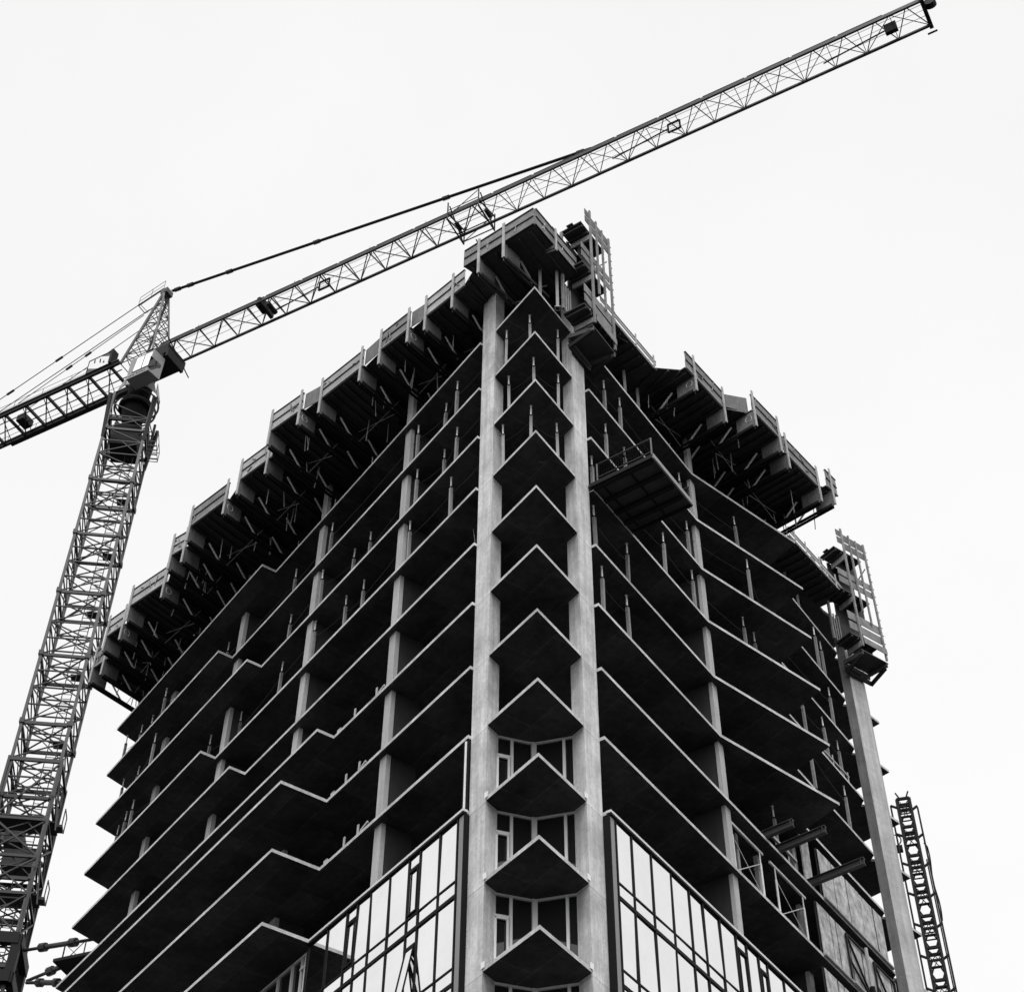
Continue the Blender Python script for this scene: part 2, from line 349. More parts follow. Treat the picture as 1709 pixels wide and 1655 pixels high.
# ------------------------------------------------------------------ edge tables (fly forms)
def edge_table(P, U, N, ds, posts, label, ext=(0.35, 0.35), rings=(), zt=Z0 + 2.6, infill=None, boards=True, chord=4.6):
    a = posts[0]; b = posts[-1]
    along = (P(*b) - P(*a)) if len(posts) > 1 else P(a[0] + 1, a[1] + .12) - P(*a)
    along = along.normalized(); inn = (U * ds - N).normalized()
    out = -inn
    base = P(a[0], a[1]); t = thing('edge_table', (base.x, base.y, zt), label, 'formwork table', 'cantilevered formwork tables along the roof edge')
    A_ = P(*a) - along * ext[0]; B_ = P(*b) + along * ext[1]
    def z(p, zz): return V(p.x, p.y, zz)
    depth = a[1] + .5
    m = MB(); m.prism([xy(A_), xy(B_), xy(B_ + inn * depth), xy(A_ + inn * depth)], zt, zt + .05)
    nb = int((B_ - A_).length / .45)
    for i in range(nb + 1):
        q = A_ + (B_ - A_) * ((i + .5) / (nb + 1)); m.beam(z(q + inn * .1, zt - .07), z(q + inn * depth, zt - .07), .07, .14)
    m.build('deck_panel', M_PLYD, t)
    if boards:
        bd = MB()
        for k, (z0, hh) in enumerate(((zt + .02, .47), (zt + .54, .47))):
            o = out * (.035 + .02 * k)
            bd.box(z((A_ + B_) / 2 + o, z0 + hh / 2), (B_ - A_) / 2, out * .018, (0, 0, hh / 2))
        bd.build('guard_board', random.choice([M_PLANK, M_PLANK2, M_PLANK3]), t)
        rl = MB(); rl.beam(z(A_ + out * .06, zt + 1.05), z(B_ + out * .06, zt + 1.05), .09, .07); rl.beam(z(A_ + out * .07, zt + .515), z(B_ + out * .07, zt + .515), .05, .055); rl.beam(z(A_ + out * .05, zt - .02), z(B_ + out * .05, zt - .02), .08, .05, mi=1)  # dark mid strip imitates the shadow line between the two boards
        rl.build('guard_rail', [M_STD, M_POSTW], t)
    for i, p in enumerate(posts):
        q = P(*p); qq = q + out * .12
        ps = MB(); ps.box(z(qq, zt + .13 + random.uniform(-.04, .04)), along * .06, out * .025, (0, 0, 1.2)); ps.build('edge_post', M_POSTW, t)
        gs = MB(); gs.box(z(q - out * .40, zt - .55), inn * .48, along * .02, (0, 0, .50)); go = gs.build('gusset_panel', M_PLY, t)
        if i in rings:
            cr = MB()
            for sgn in (-1, 1): cr.ring(z(q - out * .22 + along * (.028 * sgn), zt - .42), inn, (0, 0, 1), .16, .19, .012)
            cr.build('chalk_mark', M_CHALK, go)
        tr = MB()
        for w in (-.09, .09):
            c0_ = q + along * w
            tr.beam(z(c0_ + inn * .02, zt - 1.06), z(c0_ + inn * chord, zt - 1.06), .05, .14)
            tr.beam(z(c0_ + inn * .9, zt - .2), z(c0_ + inn * chord, zt - .2), .05, .14)
        tr.build('truss_chord', M_STD, t)
        x = 1.15
        while x + .9 < chord:
            sg = MB(); sg.beam(z(q + inn * x, zt - .25), z(q + inn * (x + .85), zt - 1.0), .055, .07); x += 1.75
            sg.build('truss_strut', M_GALV, t)
        jk = MB()
        for dd in (a[1] + .9, a[1] + 2.2):
            if dd < chord + .6:
                jk.tube(z(q + inn * dd, zt - 2.6), z(q + inn * dd, zt - 1.1), .025, n=6); jk.box(z(q + inn * dd, zt - 2.58), (.08, 0, 0), (0, .08, 0), (0, 0, .01))
                jk.tube(z(q + inn * dd, zt - 1.75), z(q + inn * dd, zt - 1.65), .05, n=6)
        jk.build('support_jack', M_GALV, t)
    rnd = MB()          # odd timbers and pins left hanging on the frame
    for i in range(5):
        f_ = random.random(); p0 = A_.lerp(B_, f_) + inn * random.uniform(1.0, 3.2); p1 = p0 + along * random.uniform(-.15, .15) + inn * random.uniform(-.1, .1)
        rnd = MB(); rnd.beam(z(p0, zt - random.uniform(.9, 1.5)), z(p1, zt - .12), .035, .035); rnd.build('hanging_prop', M_POSTW, t)
    rnd = MB()
    for i in range(3):
        f_ = random.uniform(.05, .9); p0 = A_.lerp(B_, f_) + out * .09; w_ = random.uniform(.1, .35)
        rnd.beam(z(p0, zt + random.uniform(.1, .9)), z(p0 + along * w_, zt + random.uniform(.1, 1.15)), .05, .03)
    rnd.build('board_cleats', M_PLANK2, t)
    if len(posts) > 1:
        xb = MB(); p0 = P(*posts[0]) + inn * 2.3; p1 = P(*posts[1]) + inn * 2.3
        xb.tube(z(p0, zt - 1.0), z(p1, zt - .25), .018, n=5); xb.tube(z(p0, zt - .25), z(p1, zt - 1.0), .018, n=5); xb.build('cross_brace', M_SHORE, t)
    if infill:
        q0 = B_; q1 = P(*infill)
        f = MB(); f.quad  # gap closed by a plain plywood sheet standing upright
        f.box(z((q0 + q1) / 2 + out * .0, zt + .5), (q1 - q0) / 2, out * .012, (0, 0, .52)); f.build('infill_sheet', M_PLY, t)
    return t
LT = [([(3.83, 1.33), (5.44, 1.62)], (.65, .05), (6.3, 1.85), (), 'just left of the pointed corner table'),
      ([(6.38, 1.87), (8.07, 2.2)], (.05, .05), (9.2, 2.35), (0,), 'with a chalk ring on its gusset'),
      ([(9.36, 2.37), (11.91, 2.85)], (.1, .05), (12.9, 3.2), (), 'with wide span beside the chalk ring table'),
      ([(13.03, 3.25), (14.87, 3.7)], (.1, .05), None, (0,), 'at the most outward step of the left edge'),
      ([(16.4, 2.93), (18.29, 3.34)], (.2, .05), None, (), 'behind the left edge step beside the outermost table'),
      ([(19.75, 3.25), (22.29, 3.77)], (.05, .05), None, (0,), 'with chalk ring, middle of the edge'),
      ([(23.69, 3.3), (24.56, 3.57)], (.05, .05), None, (), 'narrow one with two close posts'),
      ([(26.45, 2.93), (28.96, 3.55)], (.1, .05), None, (0,), 'wide one left of the narrow table'),
      ([(30.4, 3.2), (31.7, 3.48)], (.05, .1), None, (0,), 'next to the far left end table'),
      ([(33.4, 2.75), (34.3, 2.95)], (.3, .1), None, (), 'at the far left end beside the crane mast')]
for i, (ps, ex, inf, rg, txt) in enumerate(LT):
    edge_table(PL, UL, NL, .23, ps, 'left roof edge formwork table ' + txt, ex, rg, infill=inf)
RT = [([(9.4, 2.06), (11.69, 2.24)], (.6, .05), (12.6, 3.05), (0,), 'right roof edge formwork table with chalk ring and boards sticking up, nearest the platform'),
      ([(12.59, 3.25), (14.58, 3.46)], (.05, .1), (15.6, 3.3), (0,), 'right roof edge formwork table with chalk ring right of the plain plywood sheet'),
      ([(15.68, 3.29), (18.29, 3.56)], (.1, .1), None, (), 'right roof edge formwork table with plain gussets left of the tip'),
      ([(18.82, 3.98)], (.35, .55), None, (), 'right roof edge formwork table at the outer right tip over open air')]
for ps, ex, inf, rg, txt in RT:
    edge_table(PR, UR, NR, .11, ps, txt, ex, rg, infill=inf)

def infill_deck(P, pts, i0, side):
    m = MB(); q = [P(*p) for p in pts]; m.prism([xy(p) for p in q], Z0 + 2.66, Z0 + 2.70)
    for k in range(3):
        a = q[0].lerp(q[1], (k + .5) / 3); b = q[3].lerp(q[2], (k + .5) / 3); m.beam(V(a.x, a.y, Z0 + 2.59), V(b.x, b.y, Z0 + 2.59), .07, .12)
    tag(m.build('infill_deck', M_PLYD), 'dark filler deck in the %s gap between %s edge formwork tables from the corner' % (ORD[i0], side), 'formwork deck', 'filler decks between the formwork tables')
def infills(P, T_, U, side, lead):
    prev = lead
    for i, (ps, ex, inf, rg, txt) in enumerate(T_):
        a = ps[0]; s0, o0 = prev; s1, o1 = a[0] - ex[0] - .02, a[1] - .1
        infill_deck(P, [(s0 - .25, o0 - .02), (s1 + .25, o1 - .02), (s1 + 1.2, -.6), (s0 + .2, -.6)], i, side)
        prev = (ps[-1][0] + ex[1] + .02, ps[-1][1] - .05)
infills(PL, LT, UL, 'left', (2.5, 1.4)); infills(PR, RT, UR, 'right', (8.27, .75))

# pointed corner table
ct = thing('corner_table', tuple(PL(0, 0, Z0 + 2.6)), 'plank walled formwork table cantilevered over the pointed tower corner', 'formwork table')
zt = Z0 + 2.6
C = PL(-.93, .68); CL = PL(2.45, 1.74); CR = PR(1.95, .74)
m = MB(); m.prism([xy(C), xy(CL), xy(PL(2.6, -1)), xy(PR(2.6, -1.4)), xy(CR)], zt, zt + .05)
for k in range(6):
    q = C + (CL - C) * (k / 6 + .08); m.beam(V(q.x, q.y, zt - .07) + UR * .15, V(q.x, q.y, zt - .07) + UR * 2.6, .07, .14)
m.build('deck_panel', M_PLYD, ct)
for a, b, n, top in ((CL, C, (NL * .95 + UL * -.25).normalized(), 1), (C, CR, NR, 1)):
    bd = MB()
    for z0 in (zt + .02, zt + .56): bd.box(V((a.x + b.x) / 2, (a.y + b.y) / 2, z0 + .25) + n * .04, (b - a) / 2 * 1.02, n * .02, (0, 0, .25))
    bd.build('guard_board', M_PLANK2, ct)
    r = MB(); r.beam(V(a.x, a.y, zt + .545) + n * .07, V(b.x, b.y, zt + .545) + n * .07, .06, .06); r.beam(V(a.x, a.y, zt + 1.1) + n * .05, V(b.x, b.y, zt + 1.1) + n * .05, .09, .07); r.beam(V(a.x, a.y, zt + .0) + n * .05, V(b.x, b.y, zt + .0) + n * .05, .07, .04); r.build('guard_rail', M_STD, ct)  # middle dark strip drawn in as shadow line between the boards
    for i in range(3):
        f_ = random.uniform(.15, .9); c_ = a.lerp(b, f_) + n * .07; w_ = (b - a).normalized() * random.uniform(.04, .2)
        e = MB(); e.beam(V(c_.x, c_.y, zt + random.uniform(.1, .5)), V(c_.x, c_.y, zt + random.uniform(.6, 1.0)) + w_, .06, .03); e.build('board_cleat', M_PLANK3, ct)
inn = (UL * .23 - NL).normalized()
for (s, o) in ((1.71, 1.48), (.49, 1.10)):
    q = PL(s, o); al = (CL - C).normalized()
    ps = MB(); ps.box(V(q.x, q.y, zt + .1) - inn * .12, al * .06, inn * .025, (0, 0, 1.2)); ps.build('edge_post', M_POSTW, ct)
    gs = MB(); gs.box(V(q.x, q.y, zt - .55) + inn * .4, inn * .48, al * .02, (0, 0, .5)); gs.build('gusset_panel', M_PLY, ct)
    tr = MB()
    for w in (-.09, .09):
        tr.beam(V(q.x, q.y, zt - 1.06) + al * w, V(q.x, q.y, zt - 1.06) + al * w + inn * 2.6, .05, .14)
    tr.build('truss_chord', M_STM, ct)
    sg = MB(); sg.beam(V(q.x, q.y, zt - .2) + inn * .95, V(q.x, q.y, zt - 1.0) + inn * 1.7, .07, .07); sg.beam(V(q.x, q.y, zt - 1.0) + inn * 2.0, V(q.x, q.y, zt - .2) + inn * 2.6, .05); sg.build('truss_strut', M_SHORE, ct)
q = PR(.24, .9); ps = MB(); ps.box(V(q.x, q.y, zt + .2), UR * .06, NR * .02, (0, 0, .75)); ps.build('edge_post', M_POSTW, ct)
bk = MB(); bk.quad([V(q.x, q.y, zt - .05), V(q.x, q.y, zt - .35), V(*(q - NR * .5 - UR * .1)[:2], zt - .35)]); bk.quad([V(q.x, q.y, zt - .05) + UR * .03, V(*(q - NR * .5 - UR * .1)[:2], zt - .5) + UR * .03, V(q.x, q.y, zt - .5) + UR * .03]); bk.build('edge_bracket', M_PLYD, ct)
# slim decks with open guard rails on the right roof edge
def guard_deck(a, b, label, posts, depth=1.4, side=None):
    t = thing('edge_deck', (*xy(PR(*a)), zt), label, 'formwork deck', 'slim guarded decks on the right roof edge')
    A_, B_ = PR(*a), PR(*b); u = (B_ - A_).normalized(); n = V(u.y, -u.x, 0)
    m = MB(); m.prism([xy(A_), xy(B_), xy(B_ - n * depth), xy(A_ - n * depth)], zt - .02, zt + .04)
    for i in range(int((B_ - A_).length / .5)):
        q = A_ + u * (i * .5 + .2); m.beam(V(q.x, q.y, zt - .09) - n * .1, V(q.x, q.y, zt - .09) - n * depth, .06, .12)
    m.build('deck_panel', M_PLYD, t)
    e = MB(); e.beam(V(A_.x, A_.y, zt + .06) + n * .03, V(B_.x, B_.y, zt + .06) + n * .03, .03, .09); e.build('toe_board', M_PLANK, t)
    g_ = MB(); g_.beam(V(A_.x, A_.y, zt + .42) + n * .03, V(B_.x, B_.y, zt + .42) + n * .03, .03, .22); g_.build('guard_board', M_PLANK, t)
    r = MB(); r.beam(V(A_.x, A_.y, zt + .57) + n * .03, V(B_.x, B_.y, zt + .57) + n * .03, .05, .05); r.build('guard_rail', M_STD, t)
    for p in posts:
        q = A_ + (B_ - A_) * p; ps = MB(); ps.box(V(q.x, q.y, zt + .35) + n * .07, u * .04, n * .02, (0, 0, .45)); ps.build('edge_post', M_POSTW, t)
    return t
guard_deck((3.9, .72), (8.25, .86), 'slim deck with thin guard rail right of the near column scaffold', (.62, .95))
guard_deck((20.4, 1.0), (25.6, 1.33), 'slim deck with thin guard rail left of the far column scaffold', (.1, .3, .55, .85))
gb = thing('return_guard', tuple(PR(8.4, .9, zt)), 'slanting pair of pale guard boards between slim deck and right hand tables', 'guard rail')
a, b = PR(8.3, .55), PR(11.6, -.3)
for k, z_ in enumerate((zt + .3, zt + .85)):
    m = MB(); m.box(V((a.x + b.x) / 2, (a.y + b.y) / 2, z_), (b - a) / 2, V(.02, -.02, 0), (0, 0, .17)); m.build('guard_board', M_WHITE if k else M_PLANK, gb)
    r = MB(); r.beam(V(a.x, a.y, z_ + .2), V(b.x, b.y, z_ + .2), .05, .05); r.build('guard_rail', M_STD, gb)

# ------------------------------------------------------------------ climbing scaffolds round the two right columns
def scaffold(base, U, N, zb, label, k=1.0):
    """U along the column face, N outward; zb = height of level 0"""
    t = thing('column_scaffold', (base.x, base.y, zb - 1.0), label, 'scaffold', 'column climbing scaffolds')
    def P(s, o, lv): q = base + U * (s * k) + N * (o * k); return V(q.x, q.y, zb - H * lv * k)
    def post(s, l0, l1, w=.10, o=1.25):
        m = MB(); m.box((P(s, o, l0) + P(s, o, l1)) / 2, U * (w / 2), N * .04, V(0, 0, abs(l1 - l0) * H * k / 2)); m.build('standard', M_SCAF, t)
    post(-.12, -2.55, .2); post(.38, -2.48, -.65, .08); post(.85, -2.44, -.45, .08); post(1.42, -2.46, .25)
    for s in (1.5,):
        bt = MB()
        for i in range(14): bt.tube(P(s, 1.25, -2.3 + i * .18), P(s + .09, 1.25, -2.3 + i * .18), .02, n=5)
        bt.build('tie_rod_ends', M_STD, t)
    def panel(s0, s1, l0, l1, o=1.2, mt=M_PLYD, nm='wall_or_shade_panel'):
        m = MB(); c = (P(s0, o, l0) + P(s1, o, l1)) / 2
        m.box(c, U * (abs(s1 - s0) * k / 2), N * .015, V(0, 0, abs(l1 - l0) * H * k / 2)); m.build(nm, mt, t)
    panel(-.12, 1.42, -2.45, -2.28, mt=M_PLY); panel(-.12, 1.42, -2.24, -2.08, mt=M_PLY)
    panel(-.45, -.15, -2.5, -2.36, 1.2, M_PLY); panel(-.45, -.15, -2.32, -2.18, 1.2, M_PLY)
    panel(-.8, 1.42, -1.5, -1.36, 1.16, M_PLANK2, 'guard_board'); panel(-.8, 1.42, -1.31, -1.17, 1.16, M_PLANK2, 'guard_board')
    panel(-.7, 1.42, -.52, -.34, 1.16, M_PLANK2, 'guard_board'); panel(-.7, 1.42, -.29, -.12, 1.16, M_PLANK2, 'guard_board')
    panel(-.02, 1.5, .0, .13, 1.3, M_PLANK2, 'guard_board')
    for lv in (-1.98, -.98, .02):      # decks on three lifts
        m = MB(); m.box(P(.1, .72, lv), U * (.95 * k), N * (.5 * k), V(0, 0, .03))
        for q in (-.7, -.3, .1, .5, .9): m.beam(P(q, .25, lv + .04), P(q, 1.2, lv + .04), .07, .1)
        m.build('deck_panel', M_PLYD, t)
        b = MB(); b.box(P(-.16, .75, lv + .12), U * .04, N * (.45 * k), V(0, 0, .16)); b.build('deck_bearer', M_SCAF, t)
    m = MB()
    for (s0, s1) in ((-.2, 1.5),): m.box(P(.65, .65, .28), U * (.9 * k), N * (.55 * k), V(0, 0, .03))
    m.build('deck_panel', M_PLYD, t)
    fb = MB(); fb.beam(P(-.35, .1, .33), P(-.15, 1.2, .33), .08, .22); fb.beam(P(1.25, .1, .33), P(1.45, 1.2, .33), .08, .22); fb.beam(P(-.35, .12, .38), P(1.3, .12, .38), .08, .22)
    fb.build('bottom_frame', M_STM, t)
    br = MB()
    for s in (-.3, 1.3): br.beam(P(s, .1, .53), P(s + .1, 1.1, .38), .1, .2)
    br.beam(P(-.3, .12, .5), P(1.3, .12, .5), .08, .25); br.build('raking_bracket', M_STD, t)
    sf = MB()
    for i in range(4): sf.beam(P(-.85 + i * .13, .35, -1.0), P(-.85 + i * .13, .35, -1.62), .05)
    for i in range(3): sf.beam(P(-.8 + i * .16, .35, -.02), P(-.8 + i * .16, .35, -.62), .06)
    for l0, l1 in ((-1.9, -1.05), (-.9, -.05)): sf.box((P(-.95, .3, l0) + P(-.95, .3, l1)) / 2, U * .06, N * .05, V(0, 0, abs(l1 - l0) * H * k / 2))
    sf.build('form_stud', M_SCAF, t)
    sh = MB(); sh.box(P(-1.25, .1, -1.75), U * .12, N * .03, V(0, 0, .55 * k)); sh.build('form_panel', M_PLANK2, t)
    panel(-.05, 1.35, -2.02, -1.62, .55); panel(.45, 1.35, -1.1, -.7, .5); panel(.2, 1.4, -.1, .0, .5)  # dark backing sheets added to imitate shaded voids behind the standards
    dg = MB(); dg.beam(P(-.1, 1.1, -1.05), P(1.4, 1.1, -1.9), .05); dg.beam(P(-.1, .4, -.1), P(1.4, .4, -.9), .05); dg.build('cross_brace', M_STM, t)
    ins = MB(); ins.box(P(.5, .18, -1.1), U * (.85 * k), N * .03, V(0, 0, 2.5 * k)); ins.build('form_panel', M_PLYD, t)
    bx = MB(); bx.beam(P(-.95, .7, -2.0), P(-.2, .7, -2.0), .3, .05); bx.build('top_plank', M_PLYD, t)
scaffold(PR(2.6, 0), UR, NR, Z0, 'tall narrow climbing scaffold wrapped round the near right column, right of the peak')
scaffold(c1, -NL, V(-NL.y, NL.x, 0), Z0 - .2, 'tall narrow climbing scaffold on the far right column against the sky')

# ------------------------------------------------------------------ shoring posts
SH = {
 'C': [(1, 2.38, -.32), (1, 1.17, -.65), (1, -2.26, -.4), (2, 2.3, -.45), (2, 1.0, -.69), (2, -2.21, -.4), (3, 2.45, -.32), (3, 1.09, -.58), (3, -2.19, -.45)],
 'L': [(1, 5.75, -.25), (1, 7.0, -.5), (1, 8.65, -.25), (1, 15.75, -.33), (1, 19.3, -.55), (1, 25.6, -.5), (1, 30.4, .3), (1, 34.9, .2), (1, 32.7, -.1), (1, 33.7, 0),
       (2, 5.7, -.3), (2, 6.95, -.58), (2, 8.55, -.27), (2, 12.7, -.69), (2, 15.9, -.25), (2, 14.0, -.63), (2, 19.2, -.55), (2, 30.4, .4), (2, 34.6, .0), (2, 33.2, -.1),
       (3, 5.83, -.25), (3, 8.75, -.25), (3, 12.75, -.59), (3, 13.95, -.5), (3, 16.05, -.25), (3, 19.15, -.43), (3, 25.5, -.4), (3, 32.0, .2), (3, 34.3, -.1), (3, 33.0, .1), (3, 23.2, -.7)],
 'R': [(1, 5.55, -.25), (1, 6.7, -.2), (1, 11.75, -.25), (1, 23.9, .1), (1, 25.0, -.1), (1, 15.4, .5),
       (2, 5.4, -.2), (2, 6.9, -.2), (2, 11.95, -.2), (2, 15.4, .8), (2, 25.0, -.1), (2, 19.9, -.2),
       (3, 4.3, -.25), (3, 9.4, -.1), (3, 11.95, -.2), (3, 15.6, .2), (3, 16.7, .1), (3, 21.5, -.1), (3, 23.4, 0), (3, 25.3, -.2),
       (4, 4.25, -.2), (4, 6.6, -.25), (4, 20.8, .2), (4, 24.8, -.1),
       (5, 4.56, -.2), (5, 6.35, -.2), (6, 17.0, -.2)]}
def make_shore(z0, z1):
    h = z1 - z0; zc = h - .60
    lo = MB(); lo.box((0, 0, zc / 2), (.054, 0, 0), (0, .054, 0), (0, 0, zc / 2))
    for sx in (-1, 1): lo.box((.042 * sx, -.058, zc / 2), (.012, 0, 0), (0, .006, 0), (0, 0, zc / 2 - .01))
    lo = lo.build('outer_tube', M_SHORE)
    up = MB(); up.tube((0, 0, zc - .3), (0, 0, h), .04, .03, 10); up.box((0, 0, h - .004), (.045, 0, 0), (0, .045, 0), (0, 0, .004)); up = up.build('inner_tube', M_WHITE)
    co = MB(); co.tube((0, 0, zc - .02), (0, 0, zc + .04), .075, n=10); co.tube((-.16, 0, zc + .01), (.16, 0, zc + .02), .014, n=5); co = co.build('collar', M_BLACK)
    return lo, up, co
proto = make_shore(0, H - .136)
face = {'C': 'corner bay', 'L': 'left face', 'R': 'right face'}
first = True; shore_top = {}
for k in 'CLR':
    for gap in range(1, 7):
        row = sorted([q for q in SH[k] if q[0] == gap], key=lambda q: (q[1] if k != 'C' else -q[1]))
        for i, (g_, s, o) in enumerate(row):
            p = (PR if (k == 'R' or s < 0) else PL)(abs(s), o, ZW(gap) + .001)
            e = thing('shoring_post', (0, 0, 0), '%s shoring post %s on the %s slab from the top, %s' %
                      (ORD[i], 'from the left' if k == 'C' else 'out from the corner', ORD[gap], face[k]), 'shoring post', 'steel shoring posts between the floors')
            if not first:
                for c in proto:
                    d = c.copy(); S.collection.objects.link(d); d.parent = e
            else:
                for c in proto: c.parent = e
                first = False
            e.location = p; e.rotation_euler = (random.uniform(-.012, .012), random.uniform(-.012, .012), math.atan2(UR.y, UR.x) if k == 'R' else (math.atan2(UL.y, UL.x) if k == 'L' else 0) + 0)
            shore_top.setdefault((k, gap), []).append(V(p.x, p.y, ZW(gap) + 1.85))
# long shores under the roof deck
for i, (P_, s, o, zz) in enumerate(((PL, .7, -.8, 2.6), (PL, .35, -1.4, 2.6), (PR, 2.2, -1.0, 2.6), (PR, 4.9, -.2, 2.5), (PR, 7.4, -.25, 2.5), (PR, 8.6, -.3, 2.5), (PR, 22.4, -.3, 2.5), (PR, 23.6, -.3, 2.5))):
    m = MB(); p = P_(s, o, Z0); m.box(p + V(0, 0, zz / 2), (.06, 0, 0), (0, .06, 0), (0, 0, zz / 2))
    m.box(p + V(0, 0, .02), (.12, 0, 0), (0, .12, 0), (0, 0, .02))
    tag(m.build('deck_shore', M_SHORE), ['tall plain prop under the peak, left of its pair', 'tall plain prop under the peak, right of its pair', 'tall plain prop beside the near right column head', 'tall plain prop just below the near column scaffold', 'tall plain prop on the top right slab, nearest the scaffold', 'tall plain prop on the top right slab beside the first chalk ring table', 'tall plain prop below the far slim deck, left of its pair', 'tall plain prop below the far slim deck, right of its pair'][i], 'prop', 'tall props under the roof deck')
# guard cables
ci = 0
for (k, gap), pts in shore_top.items():
    if len(pts) < 2 or gap > 5: continue
    m = MB(); ends = pts
    if k in 'LR' and gap <= 4: ends = [(PL(3.5, -.3, pts[0].z + .1) if k == 'L' else PR(3.5, -.3, pts[0].z + .1))] + pts
    for a, b in zip(ends[:-1], ends[1:]):
        if (b - a).length > 8:
            if m.v: tag(m.build('guard_cable', M_STM), 'slack guard cable on the %s slab from the top, %s, nearer corner' % (ORD[gap], face[k]), 'cable', 'guard cables between the shoring posts')
            m = MB(); continue
        n = 5; pr = a
        for i in range(1, n + 1):
            t = i / n; q = a.lerp(b, t); q.z -= .35 * 4 * t * (1 - t) * .35; m.tube(pr, q, .010, n=4); pr = q
    if m.v: tag(m.build('guard_cable', M_STM), 'slack guard cable on the %s slab from the top, %s%s' % (ORD[gap], face[k], ', farther part' if any((b - a).length > 8 for a, b in zip(ends[:-1], ends[1:])) else ''), 'cable', 'guard cables between the shoring posts')

# dangling wires and soffit hooks
for (P_, s, o, l, ln, lab) in ((PL, 5.2, -.9, 4, 1.3, 'thin crooked wire hanging beside the left corner column'), (PL, 22.5, -1.5, 4, .8, 'short thin wire hanging from a far left soffit'), (PL, 15.0, -1.8, 5, .8, 'short thin wire hanging below the middle left soffit'), (PL, 21.8, -.7, 5, .8, 'short thin wire hanging below the lower left soffit')):
    m = MB(); p = P_(s, o, ZW(l - 1) - .22); q = p + V(.08, 0, -ln * .5); r = p + V(.02, .05, -ln); m.tube(p, q, .012, n=4); m.tube(q, r, .012, n=4); m.tube(r, r - V(0, 0, .08), .03, n=6)
    tag(m.build('hanging_wire', M_GALV), lab, 'wire')
for (P_, s, o, l, lab) in ((PL, 6.2, -1.6, 4, 'wire loop hanging in the open floor beside the left corner column, upper'), (PL, 6.5, -1.5, 5, 'wire loop hanging in the open floor beside the left corner column, lower'), (PL, .9, -.95, 3, 'small ring fixed under the corner slab')):
    m = MB(); c = P_(s, o, ZW(l) - .30); m.ring(c, (1, 0, 0), (0, .5, .8), .2 if l != 3 else .12, .24 if l != 3 else .12, .014)
    tag(m.build('wire_loop', M_STM), lab, 'wire')

# ------------------------------------------------------------------ loading platform on the right face
lp = thing('loading_platform', tuple(PR(4.9, 1.4, ZW(3))), 'dark steel loading platform with mesh rail jutting from the right face', 'loading platform')
z3 = ZW(3) + .02
m = MB(); m.box(PR(4.9, 1.35, z3 + .1), UR * 1.42, NR * 1.45, (0, 0, .05)); m.build('platform_floor', M_PLYD, lp)
m = MB()
for s in (3.6, 4.35, 5.1, 5.75): m.beam(PR(s, -.6, z3 - .05), PR(s, 2.7, z3 - .05), .16, .1)
for o in (.55, 1.7): m.beam(PR(3.55, o, z3 - .0), PR(6.2, o, z3 - .0), .05, .05)
m.build('floor_beam', M_STD, lp)
m = MB(); m.beam(PR(3.46, 2.82, z3 + .06), PR(6.35, 2.82, z3 + .06), .06, .22); m.build('end_channel', M_SHORE, lp)
for k, s in enumerate((3.46, 6.35)):
    m = MB(); m.beam(PR(s, .12, z3 + .04), PR(s, 2.8, z3 + .04), .08, .18); m.build('side_channel', M_STD, lp)
    r = MB()
    for o in (.45, 2.78): r.beam(PR(s, o, z3 + .1), PR(s, o, z3 + 1.05), .05, .06)
    r.beam(PR(s, .45, z3 + 1.03), PR(s, 2.78, z3 + 1.03), .035, .035); r.beam(PR(s, .45, z3 + .3), PR(s, 2.78, z3 + .3), .035, .035)
    r.build('side_rail', M_JIB, lp)
    mp = MB()
    for i in range(22): mp.beam(PR(s, .5 + i * .105, z3 + .3), PR(s, .5 + i * .105, z3 + 1.0), .022)
    for i in range(6): mp.beam(PR(s, .45, z3 + .36 + i * .12), PR(s, 2.78, z3 + .36 + i * .12), .02); mp.build('mesh_panel', M_STD, lp)
ld = MB()
for i in range(7): ld.box(PR(6.15 + random.uniform(-.1, .1), .6 + i * .3, z3 + .3 + random.uniform(0, .3)), UR * .05, NR * .05, (0, 0, .06 + random.random() * .08))
tag(ld.build('loose_fittings', M_GALV), 'scatter of small pale metal fittings along the far rail of the loading platform', 'fittings')

# ------------------------------------------------------------------ steel beams sticking out of the right face
for s, o0, o1, lab in ((15.15, -1.2, 1.38, 'dark steel beam jutting from the right face, shortest and highest of three'),
                       (16.2, -1.2, 2.2, 'dark steel beam jutting from the right face, middle of three'),
                       (18.85, -1.2, 2.5, 'dark steel beam jutting in front of the board hoarding, lowest of three')):
    z = ZW(6) + .02; m = MB(); c = (o0 + o1) / 2; hl = (o1 - o0) / 2; u = UR; n = (NR - UR * .07).normalized()
    b = PR(s, c, z)
    for zz in (.012, .288): m.box(b + V(0, 0, zz), u * .1, n * hl, (0, 0, .012))
    m.box(b + V(0, 0, .15), u * .012, n * hl, (0, 0, .126))
    for q in (-.93, .93): m.box(b + V(0, 0, .15) + n * (hl * q), u * .095, n * .012, (0, 0, .125))
    tag(m.build('steel_beam', M_STM), lab, 'steel beam', 'steel beams jutting from the right face')

